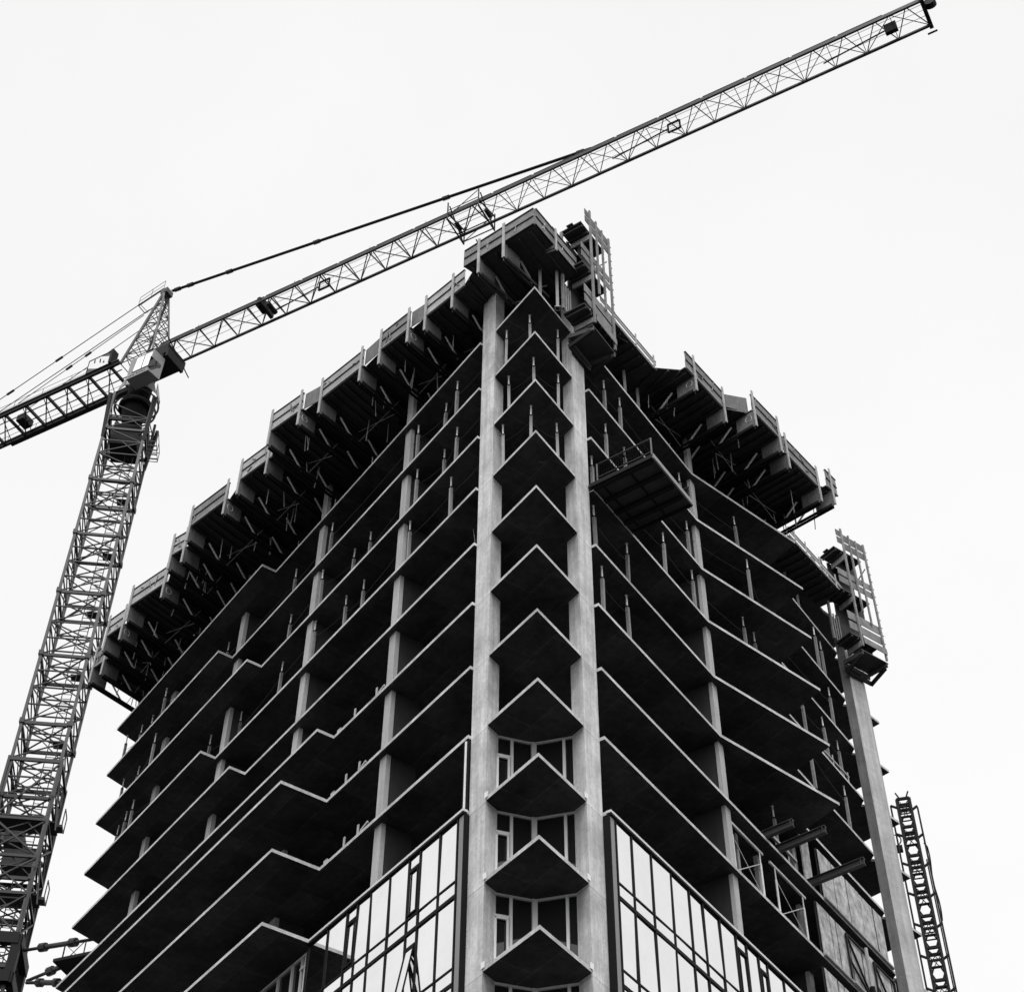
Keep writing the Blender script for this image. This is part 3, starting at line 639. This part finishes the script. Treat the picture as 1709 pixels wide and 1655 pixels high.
# ------------------------------------------------------------------ braced scaffold frames in the open bay
sc = [(12.55, 15.0), (15.9, 18.45)]
for i, (a, b) in enumerate(sc):
    t = thing('braced_scaffold', tuple(PR(a, -.3, ZW(7))), ('cross braced pale shoring frame beside the lower middle column, right face', 'cross braced pale shoring frame left of the board hoarding')[i], 'shoring frame', 'cross braced shoring frames in the open bay')
    z0 = ZW(7); zt_ = ZW(6) - .6
    for s in (a + .3, b):
        for o in (-.1, -1.3):
            m = MB(); m.tube(PR(s, o, z0), PR(s, o, zt_ - .5), .045, n=8); m.tube(PR(s, o, zt_ - .5), PR(s, o, zt_), .028, n=8); m.build('frame_leg', M_GALV, t)
    for o in (-.1, -1.3):
        m = MB(); m.tube(PR(a + .3, o, z0 + .3), PR(b, o, zt_ - .5), .016, n=5); m.tube(PR(a + .3, o, zt_ - .5), PR(b, o, z0 + .3), .016, n=5); m.build('cross_brace', M_GALV, t)
    m = MB(); m.beam(PR(a - .1, -.1, zt_ + .05), PR(b + .25, -.1, zt_ + .05), .07, .1); m.build('head_beam', M_GALV, t)
for s, lab in ((13.9, 'grey prop standing behind the first cross braced frame'), (15.55, 'thick grey prop standing between the two cross braced frames')):
    m = MB(); m.box(PR(s, -.5, ZW(7) + 1.3), UR * .08, NR * .08, (0, 0, 1.3)); m.box(PR(s, -.5, ZW(7) + 2.0), UR * .1, NR * .1, (0, 0, .04)); tag(m.build('bay_prop', M_SHORE), lab, 'prop', 'props in the braced bay')

# ------------------------------------------------------------------ board hoarding on the right face
hz = [(5, 6, 20.0, 26.0, 'upper'), (6, 7, 19.15, 26.3, 'middle'), (7, 8, 19.0, 26.4, 'lower')]
for (l0, l1, s0, s1, nm) in hz:
    t = thing('board_hoarding', tuple(PR(s0, .1, ZW(l1))), '%s row of pale weathered hoarding boards closing the right face beside the end column' % nm, 'hoarding', 'rows of hoarding boards on the right face')
    z0 = ZW(l1) + .02; z1 = ZW(l0) - .5; s = s0; k = 0
    while s < s1 - .3:
        w = min(1.27 if l0 == 5 else (.55 if k % 3 == 1 else 1.1), s1 - s)
        m = MB(); m.box(PR(s + w / 2, .12 + random.uniform(-.015, .015), (z0 + z1) / 2), UR * (w / 2 - .05), NR * .012, (0, 0, (z1 - z0) / 2)); m.build('board', M_OSB, t)
        s += w; k += 1
    m = MB(); m.beam(PR(s0, .05, z0 + .04), PR(s1, .05, z0 + .04), .08, .1); m.beam(PR(s0, .05, z1), PR(s1, .05, z1), .08, .1)
    n = int((s1 - s0) / 1.3)
    for i in range(n + 1): m.beam(PR(s0 + i * 1.28, .06, z0), PR(s0 + i * 1.28, .06, z1), .05)
    m.build('stud_frame', M_STD, t)
    if l0 < 7:
        m = MB(); m.beam(PR(s0 - .2, .27, z0 - .05), PR(s1, .27, z0 - .05), .1, .08); m.build('bottom_rail', M_PLANK, t)
    if l0 == 5:
        m = MB(); m.box(PR(19.1, .0, (z0 + z1) / 2), UR * .35, NR * .03, (0, 0, (z1 - z0) / 2)); m.build('return_board', M_OSB, t)
# gate-like braced doors and prop low on the hoarding
t = thing('braced_gate', tuple(PR(21.6, .3, ZW(7))), 'dark framed gate with diagonal braces hung on the middle hoarding row', 'gate')
for a in (21.5, 24.0):
    m = MB(); z0, z1 = ZW(7) + .1, ZW(6) - .7
    for (p, q) in (((a, z0), (a, z1)), ((a + 1.9, z0), (a + 1.9, z1)), ((a, z0), (a + 1.9, z0)), ((a, z1), (a + 1.9, z1)), ((a, z1), (a + 1.8, z0)), ((a, z0 + 1), (a + 1.8, z0))):
        m.beam(PR(p[0], .2, p[1]), PR(q[0], .2, q[1]), .07, .07, up=NR)
    m.build('gate_leaf', M_STD, t)
m = MB(); m.tube(PR(22.6, .5, ZW(8) + 1.2), PR(22.6, .5, ZW(6) - .9), .07, n=8); m.tube(PR(22.6, .5, ZW(7) - .3), PR(22.6, .5, ZW(7) + .3), .11, n=8, mi=1); m.beam(PR(20.9, .5, ZW(7) - .3), PR(22.6, .5, ZW(7) - .3), .05, .05)
tag(m.build('raking_prop', [M_POSTW, M_BLACK]), 'upright pale prop with black collar standing before the braced gate', 'prop')
for l, s in ((6, 16.6), (5, 22.8)):
    pass
m = MB()
for s in (17.2, 17.75): m.beam(PR(s, .1, ZW(6)), PR(s, .1, ZW(6) + .9), .05, .05)
m.beam(PR(15.6, .15, ZW(6) + .5), PR(17.75, .15, ZW(6) + .5), .08, .12)
tag(m.build('short_guard', M_POSTW), 'short timber guard rail on the slab between the second and third steel beams', 'guard rail')
m = MB()
for s in (23.6, 25.1): m.beam(PR(s, .1, ZW(3)), PR(s, .1, ZW(3) + .7), .05, .05)
m.beam(PR(22.7, .1, ZW(3) + .35), PR(25.2, .1, ZW(3) + .5), .06, .08)
tag(m.build('short_guard', M_POSTW), 'short timber guard rail on the fourth slab beside the far right column', 'guard rail')

# ------------------------------------------------------------------ tower crane
MC = V(-25.97, 73.55, 0); MJ = V(-26.17, 73.48, 0); JU = V(.8797, -.4756, 0); JN = V(-.4756, -.8797, 0)     # JN points to the camera side
K = thing('tower_crane', tuple(MC), 'tall lattice tower crane with long jib passing behind the tower top', 'crane')
sg = V(-.335, .942, 0); tg = V(.942, .335, 0); c13, s13 = math.cos(.227), math.sin(.227)
e1 = tg * c13 - sg * s13; e2 = sg * c13 + tg * s13; hw = 1.32
def CM(a, b, z, h=hw): q = MC + e1 * (a * h) + e2 * (b * h); return V(q.x, q.y, z)
ZT = 88.6
lg = MB()
for a in (-1, 1):
    for b in (-1, 1): lg.beam(CM(a, b, 0), CM(a, b, ZT), .16, .16, up=e1)
lg.build('mast_leg', M_MAST, K)
M_BRACE = mat('mast_brace_steel', 0.02, 0.5, 0.0, var=0.3, scale=1.0, spec=0.3)
wb = MB(); z = 0.0; i = 0; faces = [((-1, -1), (1, -1)), ((1, -1), (1, 1)), ((1, 1), (-1, 1)), ((-1, 1), (-1, -1))]
while z < ZT - 1.2:
    for fi, (a, b) in enumerate(faces):
        p, q = (a, b) if (i + fi) % 2 == 0 else (b, a)
        wb.beam(CM(*a, z), CM(*b, z), .075); wb.beam(CM(*p, z), CM(*q, z + 1.25), .065)
        if i % 2 == 0: wb.beam(CM(*q, z), CM((p[0] + q[0]) / 2, (p[1] + q[1]) / 2, z + 1.25), .05)
    if i % 3 == 0: wb.beam(CM(-1, -1, z), CM(1, 1, z), .05)
    if i % 4 == 0:
        fl = MB()
        for a, b in faces: fl.beam(CM(*a, z - .1), CM(*b, z - .1), .13, .16)
        for a in (-1, 1):
            for b in (-1, 1): fl.box(CM(a, b, z), e1 * .14, e2 * .14, (0, 0, .16))
        fl.box(CM(.45, .5, z), e1 * .35, e2 * .3, (0, 0, .03)); fl.beam(CM(-1, 1, z), CM(1, -1, z), .07); fl.build('mast_joint', M_JIB, K)
    z += 1.25; i += 1
wb.build('mast_bracing', M_BRACE, K)
la = MB()
for w in (-.2, .2): la.beam(CM(.3 + w, .1, 0), CM(.3 + w, .1, ZT - 1), .045)
z = .3
while z < ZT - 1: la.beam(CM(.1, .1, z), CM(.5, .1, z), .03); z += .35
la.build('mast_ladder', M_JIB, K)
# climbing cage and tie collar round the mast
cg = MB(); R = 1.42
for a in (-1, 1):
    for b in (-1, 1): cg.beam(CM(a, b, 46.5, R), CM(a, b, 57.5, R), .14, .14, up=e1)
zz = [46.6, 49.0, 51.2, 53.5, 57.3]
for z_ in zz:
    for a, b in faces: cg.beam(CM(*a, z_, R), CM(*b, z_, R), .13, .16)
for i, (u0, u1) in enumerate(zip(zz[:-1], zz[1:])):
    for fi, (a, b) in enumerate(faces):
        p, q = (a, b) if (i + fi) % 2 else (b, a); cg.beam(CM(*p, u0, R), CM(*q, u1, R), .09); 
        if i < 3: cg.beam(CM(*q, u0, R), CM(*p, u1, R), .07)
for z_ in (49.5, 54.0):
    cg.box(CM(0, 0, z_, R), e1 * 1.7, e2 * .6, (0, 0, .05)); cg.beam(CM(-1.2, -1.1, z_ + 1, R), CM(1.3, -1.1, z_ + 1, R), .04)
    cg.box(CM(1.25, 0, z_, R), e1 * .25, e2 * .3, (0, 0, .08)); cg.beam(CM(1.42, -.3, z_, R), CM(1.42, -.3, z_ + 1.0, R), .05); cg.beam(CM(1.42, .3, z_, R), CM(1.42, .3, z_ + 1.0, R), .05); cg.beam(CM(1.42, -.3, z_ + 1, R), CM(1.42, .3, z_ + 1, R), .05); cg.beam(CM(1.0, -.9, z_ + 2.5, R), CM(1.35, -.9, z_ - 1.0, R), .06)
cg.box(CM(.2, .2, 51.7, 1), e1 * .8, e2 * .7, (0, 0, .5)); cg.box(CM(-.3, .1, 53.0, 1), e1 * .5, e2 * .6, (0, 0, .35))
cg.build('climbing_cage', M_JIB, K)
cl = MB()
for z_ in (46.3, 44.2):
    for a, b in faces: cl.beam(CM(*a, z_, 1.55), CM(*b, z_, 1.55), .35, .6)
for a in (-1, 1):
    for b in (-1, 1): cl.box(CM(a, b, 45.2, 1.45), e1 * .22, e2 * .22, (0, 0, 1.3))
cl.build('tie_collar', M_STD, K)
def tie(a, b, r=.12):
    a, b = V(*a), V(*b); m = MB(); d = (b - a); m.tube(a, b, r * .7, n=10)
    m.tube(a + d * .22, a + d * .45, r * 1.1, n=10)
    for t in (.2, .45, .8): m.tube(a + d * (t - .02), a + d * (t + .03), r * 1.9, n=8)
    m.box(b, (.15, 0, 0), (0, .15, 0), (0, 0, .25)); m.build('tie_strut', M_STM, K)
tie((-24.5, 73.3, 46.3), (-17.6, 69.5, 45.1)); tie((-23.7, 73.2, 44.6), (-17.4, 69.4, 45.0)); tie((-23.7, 73.2, 44.5), (-19.3, 69.4, 42.3))
# slewing part
sl = MB()
for (z0, z1, r0, r1) in ((86.6, 88.4, .6, .9), (88.4, 88.75, 1.15, 1.15), (88.85, 89.2, 1.0, 1.0), (89.2, 92.6, .75, .9)):
    sl.tube(V(MC.x, MC.y, z0), V(MC.x, MC.y, z1), r0, r1, 20)
sl.build('slewing_ring', M_BLACK, K)
hd = MB()
for a, b in faces: hd.beam(CM(*a, 86.0, 1.25), CM(*b, 86.0, 1.25), .14, .3)
for a in (-1, 1):
    for b in (-1, 1): hd.beam(CM(a, b, 84.0), CM(a * 1.1, b * 1.1, 88.2, 1.4), .2)
hd.box(V(MC.x, MC.y, 85.0), e1 * .9, e2 * .9, (0, 0, 1.0)); hd.build('mast_head', M_STD, K)
rg = MB()
for r, zz_ in ((1.5, 89.1), (1.4, 88.4)): rg.ring(V(MC.x, MC.y, zz_), (1, 0, 0), (0, 1, 0), r, r, .07, 28)
rg.build('slewing_rail', M_MAST, K)
tt = MB()
for k in range(6):
    a = math.radians(-130 + k * 30); d = V(math.cos(a), math.sin(a), 0); n = V(-d.y, d.x, 0); c = V(MC.x, MC.y, 0) + d * 1.5
    tt.quad([c + n * .4 + V(0, 0, 89.5), c - n * .4 + V(0, 0, 89.5), c - d * .3 + V(0, 0, 91.2)]); tt.quad([c + n * .4 + V(0, 0, 89.5) - d * .05, c - d * .35 + V(0, 0, 91.2), c - n * .4 + V(0, 0, 89.5) - d * .05])
tt.build('stiffener', M_CAB, K)
# small balcony on the mast head
bl = MB()
for q in (0, .9): bl.beam(CM(1.6, -.6, 84.6 + q), CM(1.6, .8, 84.6 + q), .04); bl.beam(CM(1.1, .8, 84.6 + q), CM(1.6, .8, 84.6 + q), .04); bl.beam(CM(1.1, -.6, 84.6 + q), CM(1.6, -.6, 84.6 + q), .04)
for a, b in ((1.6, -.6), (1.6, .1), (1.6, .8), (1.1, .8)): bl.beam(CM(a, b, 84.6), CM(a, b, 85.5), .04)
[bl.beam(CM(1.1, q_, 84.6), CM(1.6, q_, 84.6), .07) for q_ in (-.3, 0, .3, .6)]; bl.build('service_balcony', M_MAST, K)
def J(x, l, z): q = MJ + JU * x + JN * l; return V(q.x, q.y, z)      # l>0 towards the camera
# cab
cb = MB(); x0, x1, l0, l1, zb, zc = .9, 2.9, .95, 2.0, 89.0, 91.15
cab = cb.box8([J(x0, l0, zb), J(x1, l0, zb), J(x1 - .15, l1, zb), J(x0, l1, zb), J(x0, l0, zc), J(x1 + .1, l0, zc), J(x1, l1, zc), J(x0, l1, zc)]).build('operator_cab', M_CAB, K)
wd = MB(); o = l1 + .012
wd.box8([J(1.35, o - .01, 89.55), J(2.65, o - .01, 89.55), J(2.65, o + .01, 89.55), J(1.35, o + .01, 89.55), J(1.5, o - .01, 90.95), J(2.8, o - .01, 90.95), J(2.8, o + .01, 90.95), J(1.5, o + .01, 90.95)])
wd.build('cab_window', M_MIR, cab)
wd = MB(); wd.beam(J(2.05, o + .02, 89.55), J(2.15, o + .02, 90.95), .03); wd.beam(J(1.3, o + .01, 89.52), J(2.7, o + .01, 89.52), .04); wd.build('window_bar', M_GREY, cab)
wd = MB(); wd.box8([J(x1 - .13, 1.15, 89.2), J(x1 - .13, 2.15, 89.2), J(x1 - .1, 2.15, 89.2), J(x1 - .1, 1.15, 89.2), J(x1 + .02, 1.15, 90.3), J(x1 - .06, 2.15, 90.3), J(x1 - .03, 2.15, 90.3), J(x1 + .08, 1.15, 90.3)]); wd.build('cab_window', M_DGL, cab)
tx = MB()
for k in range(11):
    if k in (4,): continue
    tx.box(J(1.1 + k * .13, l1 + .012, 89.2 + (.03 if k % 3 else 0)), JU * .035, JN * .004, (0, 0, .05 if k % 2 else .035))
tx.build('cab_lettering', M_BLACK, cab)
bs = MB(); bs.beam(J(.6, 1.2, 91.35), J(3.0, 1.2, 91.35), .1, .25); bs.box(J(3.25, .3, 91.6), JU * .1, JN * .9, (0, 0, .4)); bs.box(J(2.2, .2, 92.3), JU * .9, JN * .9, (0, 0, .5)); bs.beam(J(3.3, 1.5, 92.9), J(3.3, -1.3, 91.4), .06); bs.box(J(1.6, 0, 92.4), JU * 1.5, JN * .9, (0, 0, .35)); bs.build('cab_bracket', M_STD, K)
# apex tower
ap = MB(); top = [J(.4, .25, 101.6), J(.4, -.25, 101.6)]; bt = [J(-1.3, .95, 93.2), J(-1.3, -.95, 93.2), J(1.5, .95, 93.2), J(1.5, -.95, 93.2)]
pairs = [(bt[0], top[0]), (bt[1], top[1]), (bt[2], top[0]), (bt[3], top[1])]
for k, (p, q) in enumerate(pairs): ap.beam(p, q, .15 if k < 2 else .13)
for i in range(9):
    t0, t1 = i / 9, (i + 1) / 9
    for a, b in ((0, 1), (2, 3), (0, 2), (1, 3)):
        p0, p1 = pairs[a][0].lerp(pairs[a][1], t0), pairs[b][0].lerp(pairs[b][1], t0)
        q1 = pairs[b][0].lerp(pairs[b][1], t1); q0 = pairs[a][0].lerp(pairs[a][1], t1)
        ap.beam(p0, p1, .05); ap.beam(p0 if i % 2 else p1, q1 if i % 2 else q0, .045)
ap.box(J(.4, 0, 101.6), JU * .3, JN * .35, (0, 0, .25)); ap.build('apex_tower', M_MAST, K)
pf = MB(); pf.beam(J(-1.9, .3, 101.2), J(.3, .3, 101.9), .09, .12); pf.beam(J(-1.9, -.5, 101.2), J(.3, -.5, 101.9), .05, .1)
for x, zz_ in ((-1.9, 101.2), (-.8, 101.55), (.3, 101.9)): pf.beam(J(x, .3, zz_), J(x, .3, zz_ + 1.0), .03)
pf.beam(J(-1.9, .3, 102.2), J(.3, .3, 102.9), .03); pf.beam(J(-1.9, .3, 101.7), J(.3, .3, 102.4), .025); pf.beam(J(-1.9, .3, 101.2), J(-1.9, -.5, 101.2), .05)
pf.beam(J(-1.7, .3, 101.2), J(-.7, .3, 99.6), .05); pf.build('apex_platform', M_JIB, K)
# jib
jl = 57.5; zt_, zb_ = 94.8, 93.15; hwj = 0.88
jc = MB(); jc.beam(J(1.2, 0, zt_), J(jl, 0, zt_), .2, .2); jc.beam(J(1.2, hwj, zb_), J(jl, hwj, zb_), .10, .10); jc.beam(J(1.2, -hwj, zb_), J(jl, -hwj, zb_), .15, .15)
jc.build('jib_chord', M_JIB, K)
jw = MB(); x = 1.5; i = 0
while x < jl - 1.5:
    w = .07 if x < 26 else .05
    for sgn in (1, -1):
        jw.beam(J(x, sgn * hwj, zb_), J(x + 1.0, 0, zt_), w); jw.beam(J(x + 1.0, 0, zt_), J(x + 2.0, sgn * hwj, zb_), w)
    jw.beam(J(x, hwj, zb_), J(x, -hwj, zb_), w * .8)
    p, q = (hwj, -hwj) if i % 2 else (-hwj, hwj); jw.beam(J(x, p, zb_), J(x + 2.0, q, zb_), w * .8)
    x += 2.0; i += 1
jw.build('jib_bracing', M_JIB, K)
jp = MB(); x = 1.2
while x < jl - 3:
    jp.box(J(x + 1.45, .05, zt_ + .14), JU * 1.42, JN * .07, (0, 0, .015)); x += 3.0
for x in (4.4, 12.5, 18.6, 23, 34): jp.beam(J(x, 0, zt_), J(x, 0, zt_ + .55), .03)
jp.build('jib_top_strip', M_STM, K)
jt = MB(); jt.box(J(jl, 0, 94.1), JU * .12, JN * 1.2, (0, 0, .85)); jt.beam(J(jl - .35, -1.5, 93.35), J(jl + .25, -1.5, 93.35), .09); jt.tube(J(jl + .4, -.2, 94.0), J(jl + .4, .2, 94.0), .35, n=12); jt.build('jib_tip', M_STD, K)
cbm = MB(); 
for l in (.5, -.3): cbm.tube(J(2, l, zb_ + .3), J(jl, l, zb_ + .25), .018, n=4)
cbm.tube(J(2, 0, zb_ + .5), J(jl, 0, zb_ + .45), .015, n=4); cbm.build('trolley_rope', M_STM, K)
# equipment on the jib
wn_ = MB(); wn_.box(J(10.3, 0, 93.6), JU * .12, JN * .85, (0, 0, .22)); wn_.tube(J(9.9, .5, 93.8), J(9.9, -.4, 93.8), .17, n=12); wn_.tube(J(10.7, .3, 93.6), J(10.7, -.7, 93.6), .17, n=12); wn_.box(J(10.1, .1, 94.2), JU * .2, JN * .15, (0, 0, .15)); wn_.build('trolley_winch', M_STD, K)
tr = MB()
for x in (25.4, 27.7):
    for l in (-1.1, 1.1):
        tr.beam(J(x, l, 92.4), J(x, l, 94.3), .09); 
    tr.beam(J(x, -1.1, 92.4), J(x, 1.1, 92.4), .08); tr.beam(J(x, -1.1, 94.0), J(x, 1.1, 93.1), .08); tr.beam(J(x, -1.1, 92.4), J(x, .9, 94.2), .07)
for l in (-1.1, -.4, .4, 1.1): tr.beam(J(25.4, l, 92.7), J(27.7, l, 92.7), .06)
for l in (-1.1, 1.1): tr.beam(J(25.4, l, 93.4), J(27.7, l, 93.4), .04); tr.beam(J(25.4, l, 92.7), J(27.7, l, 94.3), .04)
for x in (25.6, 27.8): tr.tube(J(x, -.3, 92.9), J(x, .3, 92.9), .15, n=12)
tr.beam(J(26.2, -1.9, 92.4), J(28.6, -1.9, 92.4), .08); tr.beam(J(26.2, -1.9, 92.4), J(26.2, -1.3, 92.7), .06); tr.beam(J(28.6, -1.9, 92.4), J(28.6, -1.3, 92.7), .06)
tr.build('hook_trolley', M_STD, K)
def lampframe(x, solid, nm):
    m = MB()
    if solid: m.box(J(x, -.3, 93.75), JU * .38, JN * .12, (0, 0, .48))
    else:
        for a, b in (((-.4, 93.3), (.4, 93.3)), ((.4, 93.3), (.4, 94.2)), ((.4, 94.2), (-.4, 94.2)), ((-.4, 94.2), (-.4, 93.3))): m.beam(J(x + a[0], -.3, a[1]), J(x + b[0], -.3, b[1]), .11)
        for z_ in (93.6, 93.9): m.beam(J(x - .3, -.3, z_), J(x + .3, -.3, z_), .02)
    m.beam(J(x - 4.4, -.5, 93.55), J(x - .35, -.3, 93.75), .07); m.build(nm, M_BLACK, K)
lampframe(14.9, False, 'lamp_frame'); lampframe(41.0, False, 'lamp_frame'); lampframe(55.3, True, 'lamp_box')
# tie bars
tb = MB()
for l in (.06, -.06):
    tb.tube(J(.9, l, 101.6), J(35.4, l, 95.0), .06, n=6)
for x in (1.4, 2.6, 6.2, 13.9, 24.5, 34.6):
    zq = 101.6 + (x - .9) * (95.0 - 101.6) / 34.5; d = .25
    tb.tube(J(x - d, 0, zq + .04), J(x + d, 0, zq - .04), .16, n=8)
tb.build('jib_tie_bar', M_JIB, K)
# counter jib
cj = MB(); cx = -22.0
for l in (1.15, -1.15):
    cj.beam(J(-1.2, l, 93.05), J(cx, l, 93.05), .18, .3); cj.beam(J(-1.2, l + .12, 93.25), J(cx, l + .12, 93.25), .1, .06, mi=1)
cj.build('counter_jib_girder', [M_STD, M_MAST], K)
cw = MB(); x = -2.0; i = 0
while x > cx + 1.8:
    cw.beam(J(x, 1.15, 93.05), J(x, -1.15, 93.05), .16, .2); cw.beam(J(x, 1.15, 93.05), J(x - 1.9, -1.15, 92.95), .08); cw.beam(J(x - .3, 1.15, 93.05), J(x - 1.3, -1.15, 93.05), .05)
    x -= 1.9; i += 1
for l in (.5, -.2): cw.beam(J(-1.5, l, 93.15), J(cx, l, 93.15), .06)
cw.build('counter_jib_bracing', M_JIB, K)
cf = MB(); cf.box(J(-7.5, -1.35, 93.0), JU * 5.5, JN * .12, (0, 0, .03)); cf.box(J(-10.9, -.2, 93.4), JU * .35, JN * .5, (0, 0, .3)); cf.box(J(-19.5, 0, 92.0), JU * 2, JN * .9, (0, 0, 1.4)); cf.build('machinery_deck', M_STD, K)
hr = MB(); x = -3
while x > cx: hr.beam(J(x, 1.2, 93), J(x, 1.2, 94.1), .03); hr.beam(J(x, -1.2, 93), J(x, -1.2, 94.1), .03); x -= 2.6
hr.beam(J(-3, 1.2, 94.1), J(cx, 1.2, 94.1), .025); hr.beam(J(-3, 1.2, 93.6), J(cx, 1.2, 93.6), .02); hr.beam(J(-3, -1.2, 94.1), J(cx, -1.2, 94.1), .025); hr.build('walkway_rail', M_STM, K)
ct2 = MB()
for l in (.4, -.4): ct2.tube(J(-1.4, l, 101.2), J(-18.5, l, 95.1), .035, n=6); ct2.tube(J(-.9, l, 99.3), J(-11.5, l, 95.1), .03, n=6)
for (x, zz_) in ((-8.6, 98.63), (-12.8, 97.1)): ct2.tube(J(x - .3, .4, zz_ - .1), J(x + .3, .4, zz_ + .1), .1, n=6)
for x in (-5.6, -7.2): ct2.tube(J(x - .25, .4, 99.3 + (x + .9) * .396 - .1), J(x + .25, .4, 99.3 + (x + .9) * .396 + .1), .1, n=6)
ct2.build('counter_jib_tie', M_JIB, K)
# sign on the counter jib: white hexagon field, grey corner triangles, three worn strokes
def sp(u, v, o=0): return J(-4.1 + u * 2.15, 1.3 + o, 93.25 + v * 1.45)
sn = MB(); sn.box((sp(0, 0) + sp(1, 1)) / 2 - JN * .05, JU * 1.075, JN * .05, (0, 0, .725)); so_ = sn.build('sign_board', M_GREY, K)
m = MB(); pts = [sp(0, .42, .006), sp(.52, 0, .006), sp(1, 0, .006), sp(1, .56, .006), sp(.45, 1, .006), sp(0, 1, .006)]; m.quad(pts); m.build('sign_field', M_WHITE, so_)
m = MB(); m.beam(sp(0, 0), sp(1, 0), .07); m.beam(sp(0, 1), sp(1, 1), .07); m.beam(sp(0, 0), sp(0, 1), .06); m.box((sp(1, 0) + sp(1, 1)) / 2 - JN * .15, JU * .1, JN * .3, (0, 0, .75)); m.build('sign_rim', M_STD, so_)
m = MB()
for a, b, w in (((.27, .62), (.24, .92), .10), ((.52, .45), (.49, .78), .10), ((.66, .34), (.68, .5), .07), ((.66, .32), (.72, .34), .07)):
    m.beam(sp(*a, .012), sp(*b, .012), w, .01, up=JN)
m.build('sign_stroke', M_BLACK, so_)

# access platform between mast and tower
ac = thing('access_platform', (-21.4, 70.8, 44.3), 'small dark access platform with cross braced railing beside the crane ties', 'platform')
m = MB(); u = V(.35, .94, 0).normalized(); n = V(.94, -.35, 0)
o_ = V(-21.35, 70.2, 43.6); m.box(o_ + u * .3 + n * 1.5, u * .9, n * 1.5, (0, 0, .08)); m.build('platform_floor', M_STD, ac)
m = MB()
for p in ((0, 0), (2.2, 0)): m.beam(o_ + u * p[0] * .5 + n * .05, o_ + u * p[0] * .5 + n * .05 + V(0, 0, 1.2), .06)
m.beam(o_ + n * .05 + V(0, 0, 1.2), o_ + n * 2.0 + V(0, 0, 1.2), .05); m.beam(o_ + n * .05 + V(0, 0, .1), o_ + n * 2.0 + V(0, 0, .1), .05); m.beam(o_ + n * .05 + V(0, 0, .1), o_ + u * 1.1 + n * .05 + V(0, 0, .1), .05); m.beam(o_ + n * 1.2, o_ + n * 1.2 + V(0, 0, 1.2), .05); m.beam(o_ + n * .05 + V(0, 0, .1), o_ + n * 1.2 + V(0, 0, 1.2), .03); m.beam(o_ + n * .05 + V(0, 0, 1.2), o_ + n * 1.2 + V(0, 0, .1), .03)
m.build('railing', M_STD, ac)

# ------------------------------------------------------------------ hoist mast on the right
hb = V(18.75, 64.35, 0); hx = V(.94, -.26, 0).normalized(); hx = V(.962, -.272, 0); hy = V(.272, .962, 0)
K2 = thing('hoist_mast', tuple(hb), 'slim black lattice hoist mast standing behind the far right column', 'hoist')
def HM(a, b, z): q = hb + hx * a + hy * b; return V(q.x, q.y, z)
HT = 49.2
lg = MB()
for a in (-.3, .3):
    for b in (-.3, .3): lg.beam(HM(a, b, 0), HM(a, b, HT), .11)
lg.build('mast_leg', M_STD, K2)
rl = MB(); rl.beam(HM(-.62, -.3, 0), HM(-.62, -.3, HT - .3), .07); rl.beam(HM(.6, .3, 0), HM(.6, .3, HT - .2), .07); rl.beam(HM(.52, .45, 0), HM(.52, .45, HT - 3), .05)
rl.build('guide_rail', M_STD, K2)
b_ = MB(); z = HT; i = 0
while z > 18:
    for k_, (dz, w_) in enumerate(((0, .12), (-.3, .06), (-.62, .09), (-.85, .05))):
        if k_ == 3 and i % 2: continue
        for a in (-.3, .3): b_.beam(HM(-.3, a, z + dz), HM(.3, a, z + dz), w_)
        b_.beam(HM(-.3, -.3, z + dz), HM(-.3, .3, z + dz), w_ * .7); b_.beam(HM(.3, -.3, z + dz), HM(.3, .3, z + dz), w_ * .7)
    for a in (-.3, .3):
        for q_ in (-1, 1): b_.beam(HM(q_ * .3, a, z - 1.0), HM(q_ * .14, a, z - .62), .06); b_.beam(HM(q_ * .3, a, z + .38), HM(q_ * .14, a, z), .06)
    b_.beam(HM(-.62, -.3, z - .3), HM(-.3, -.3, z - .5), .09); b_.beam(HM(.3, .3, z - .3), HM(.6, .3, z - .1), .09)
    for a in (-.3, .3): b_.beam(HM(-.3, a, z), HM(.3, a, z - .85), .03); b_.beam(HM(.3, a, z), HM(-.3, a, z - .85), .03)
    z -= 1.6; i += 1
b_.build('mast_bracing', M_STD, K2)
w_ = MB()
for z in (46.6, 38.5): w_.box(HM(-.8, -.1, z), hx * .35, hy * .15, (0, 0, .12)); w_.box(HM(-1.0, -.2, z + .55), hx * .16, hy * .12, (0, 0, .3))
w_.ring(HM(-.75, -.25, 47.0), hx, (0, 0, 1), .3, .3, .03, 14)
w_.build('wall_tie', M_STD, K2)
cb_ = MB(); pr = HM(.55, .3, 47)
for i in range(1, 20):
    q = HM(.64 + .04 * math.sin(i * .5), .3, 47 - i * .22); cb_.tube(pr, q, .035, n=5); pr = q
cb_.build('power_cable', M_BLACK, K2)
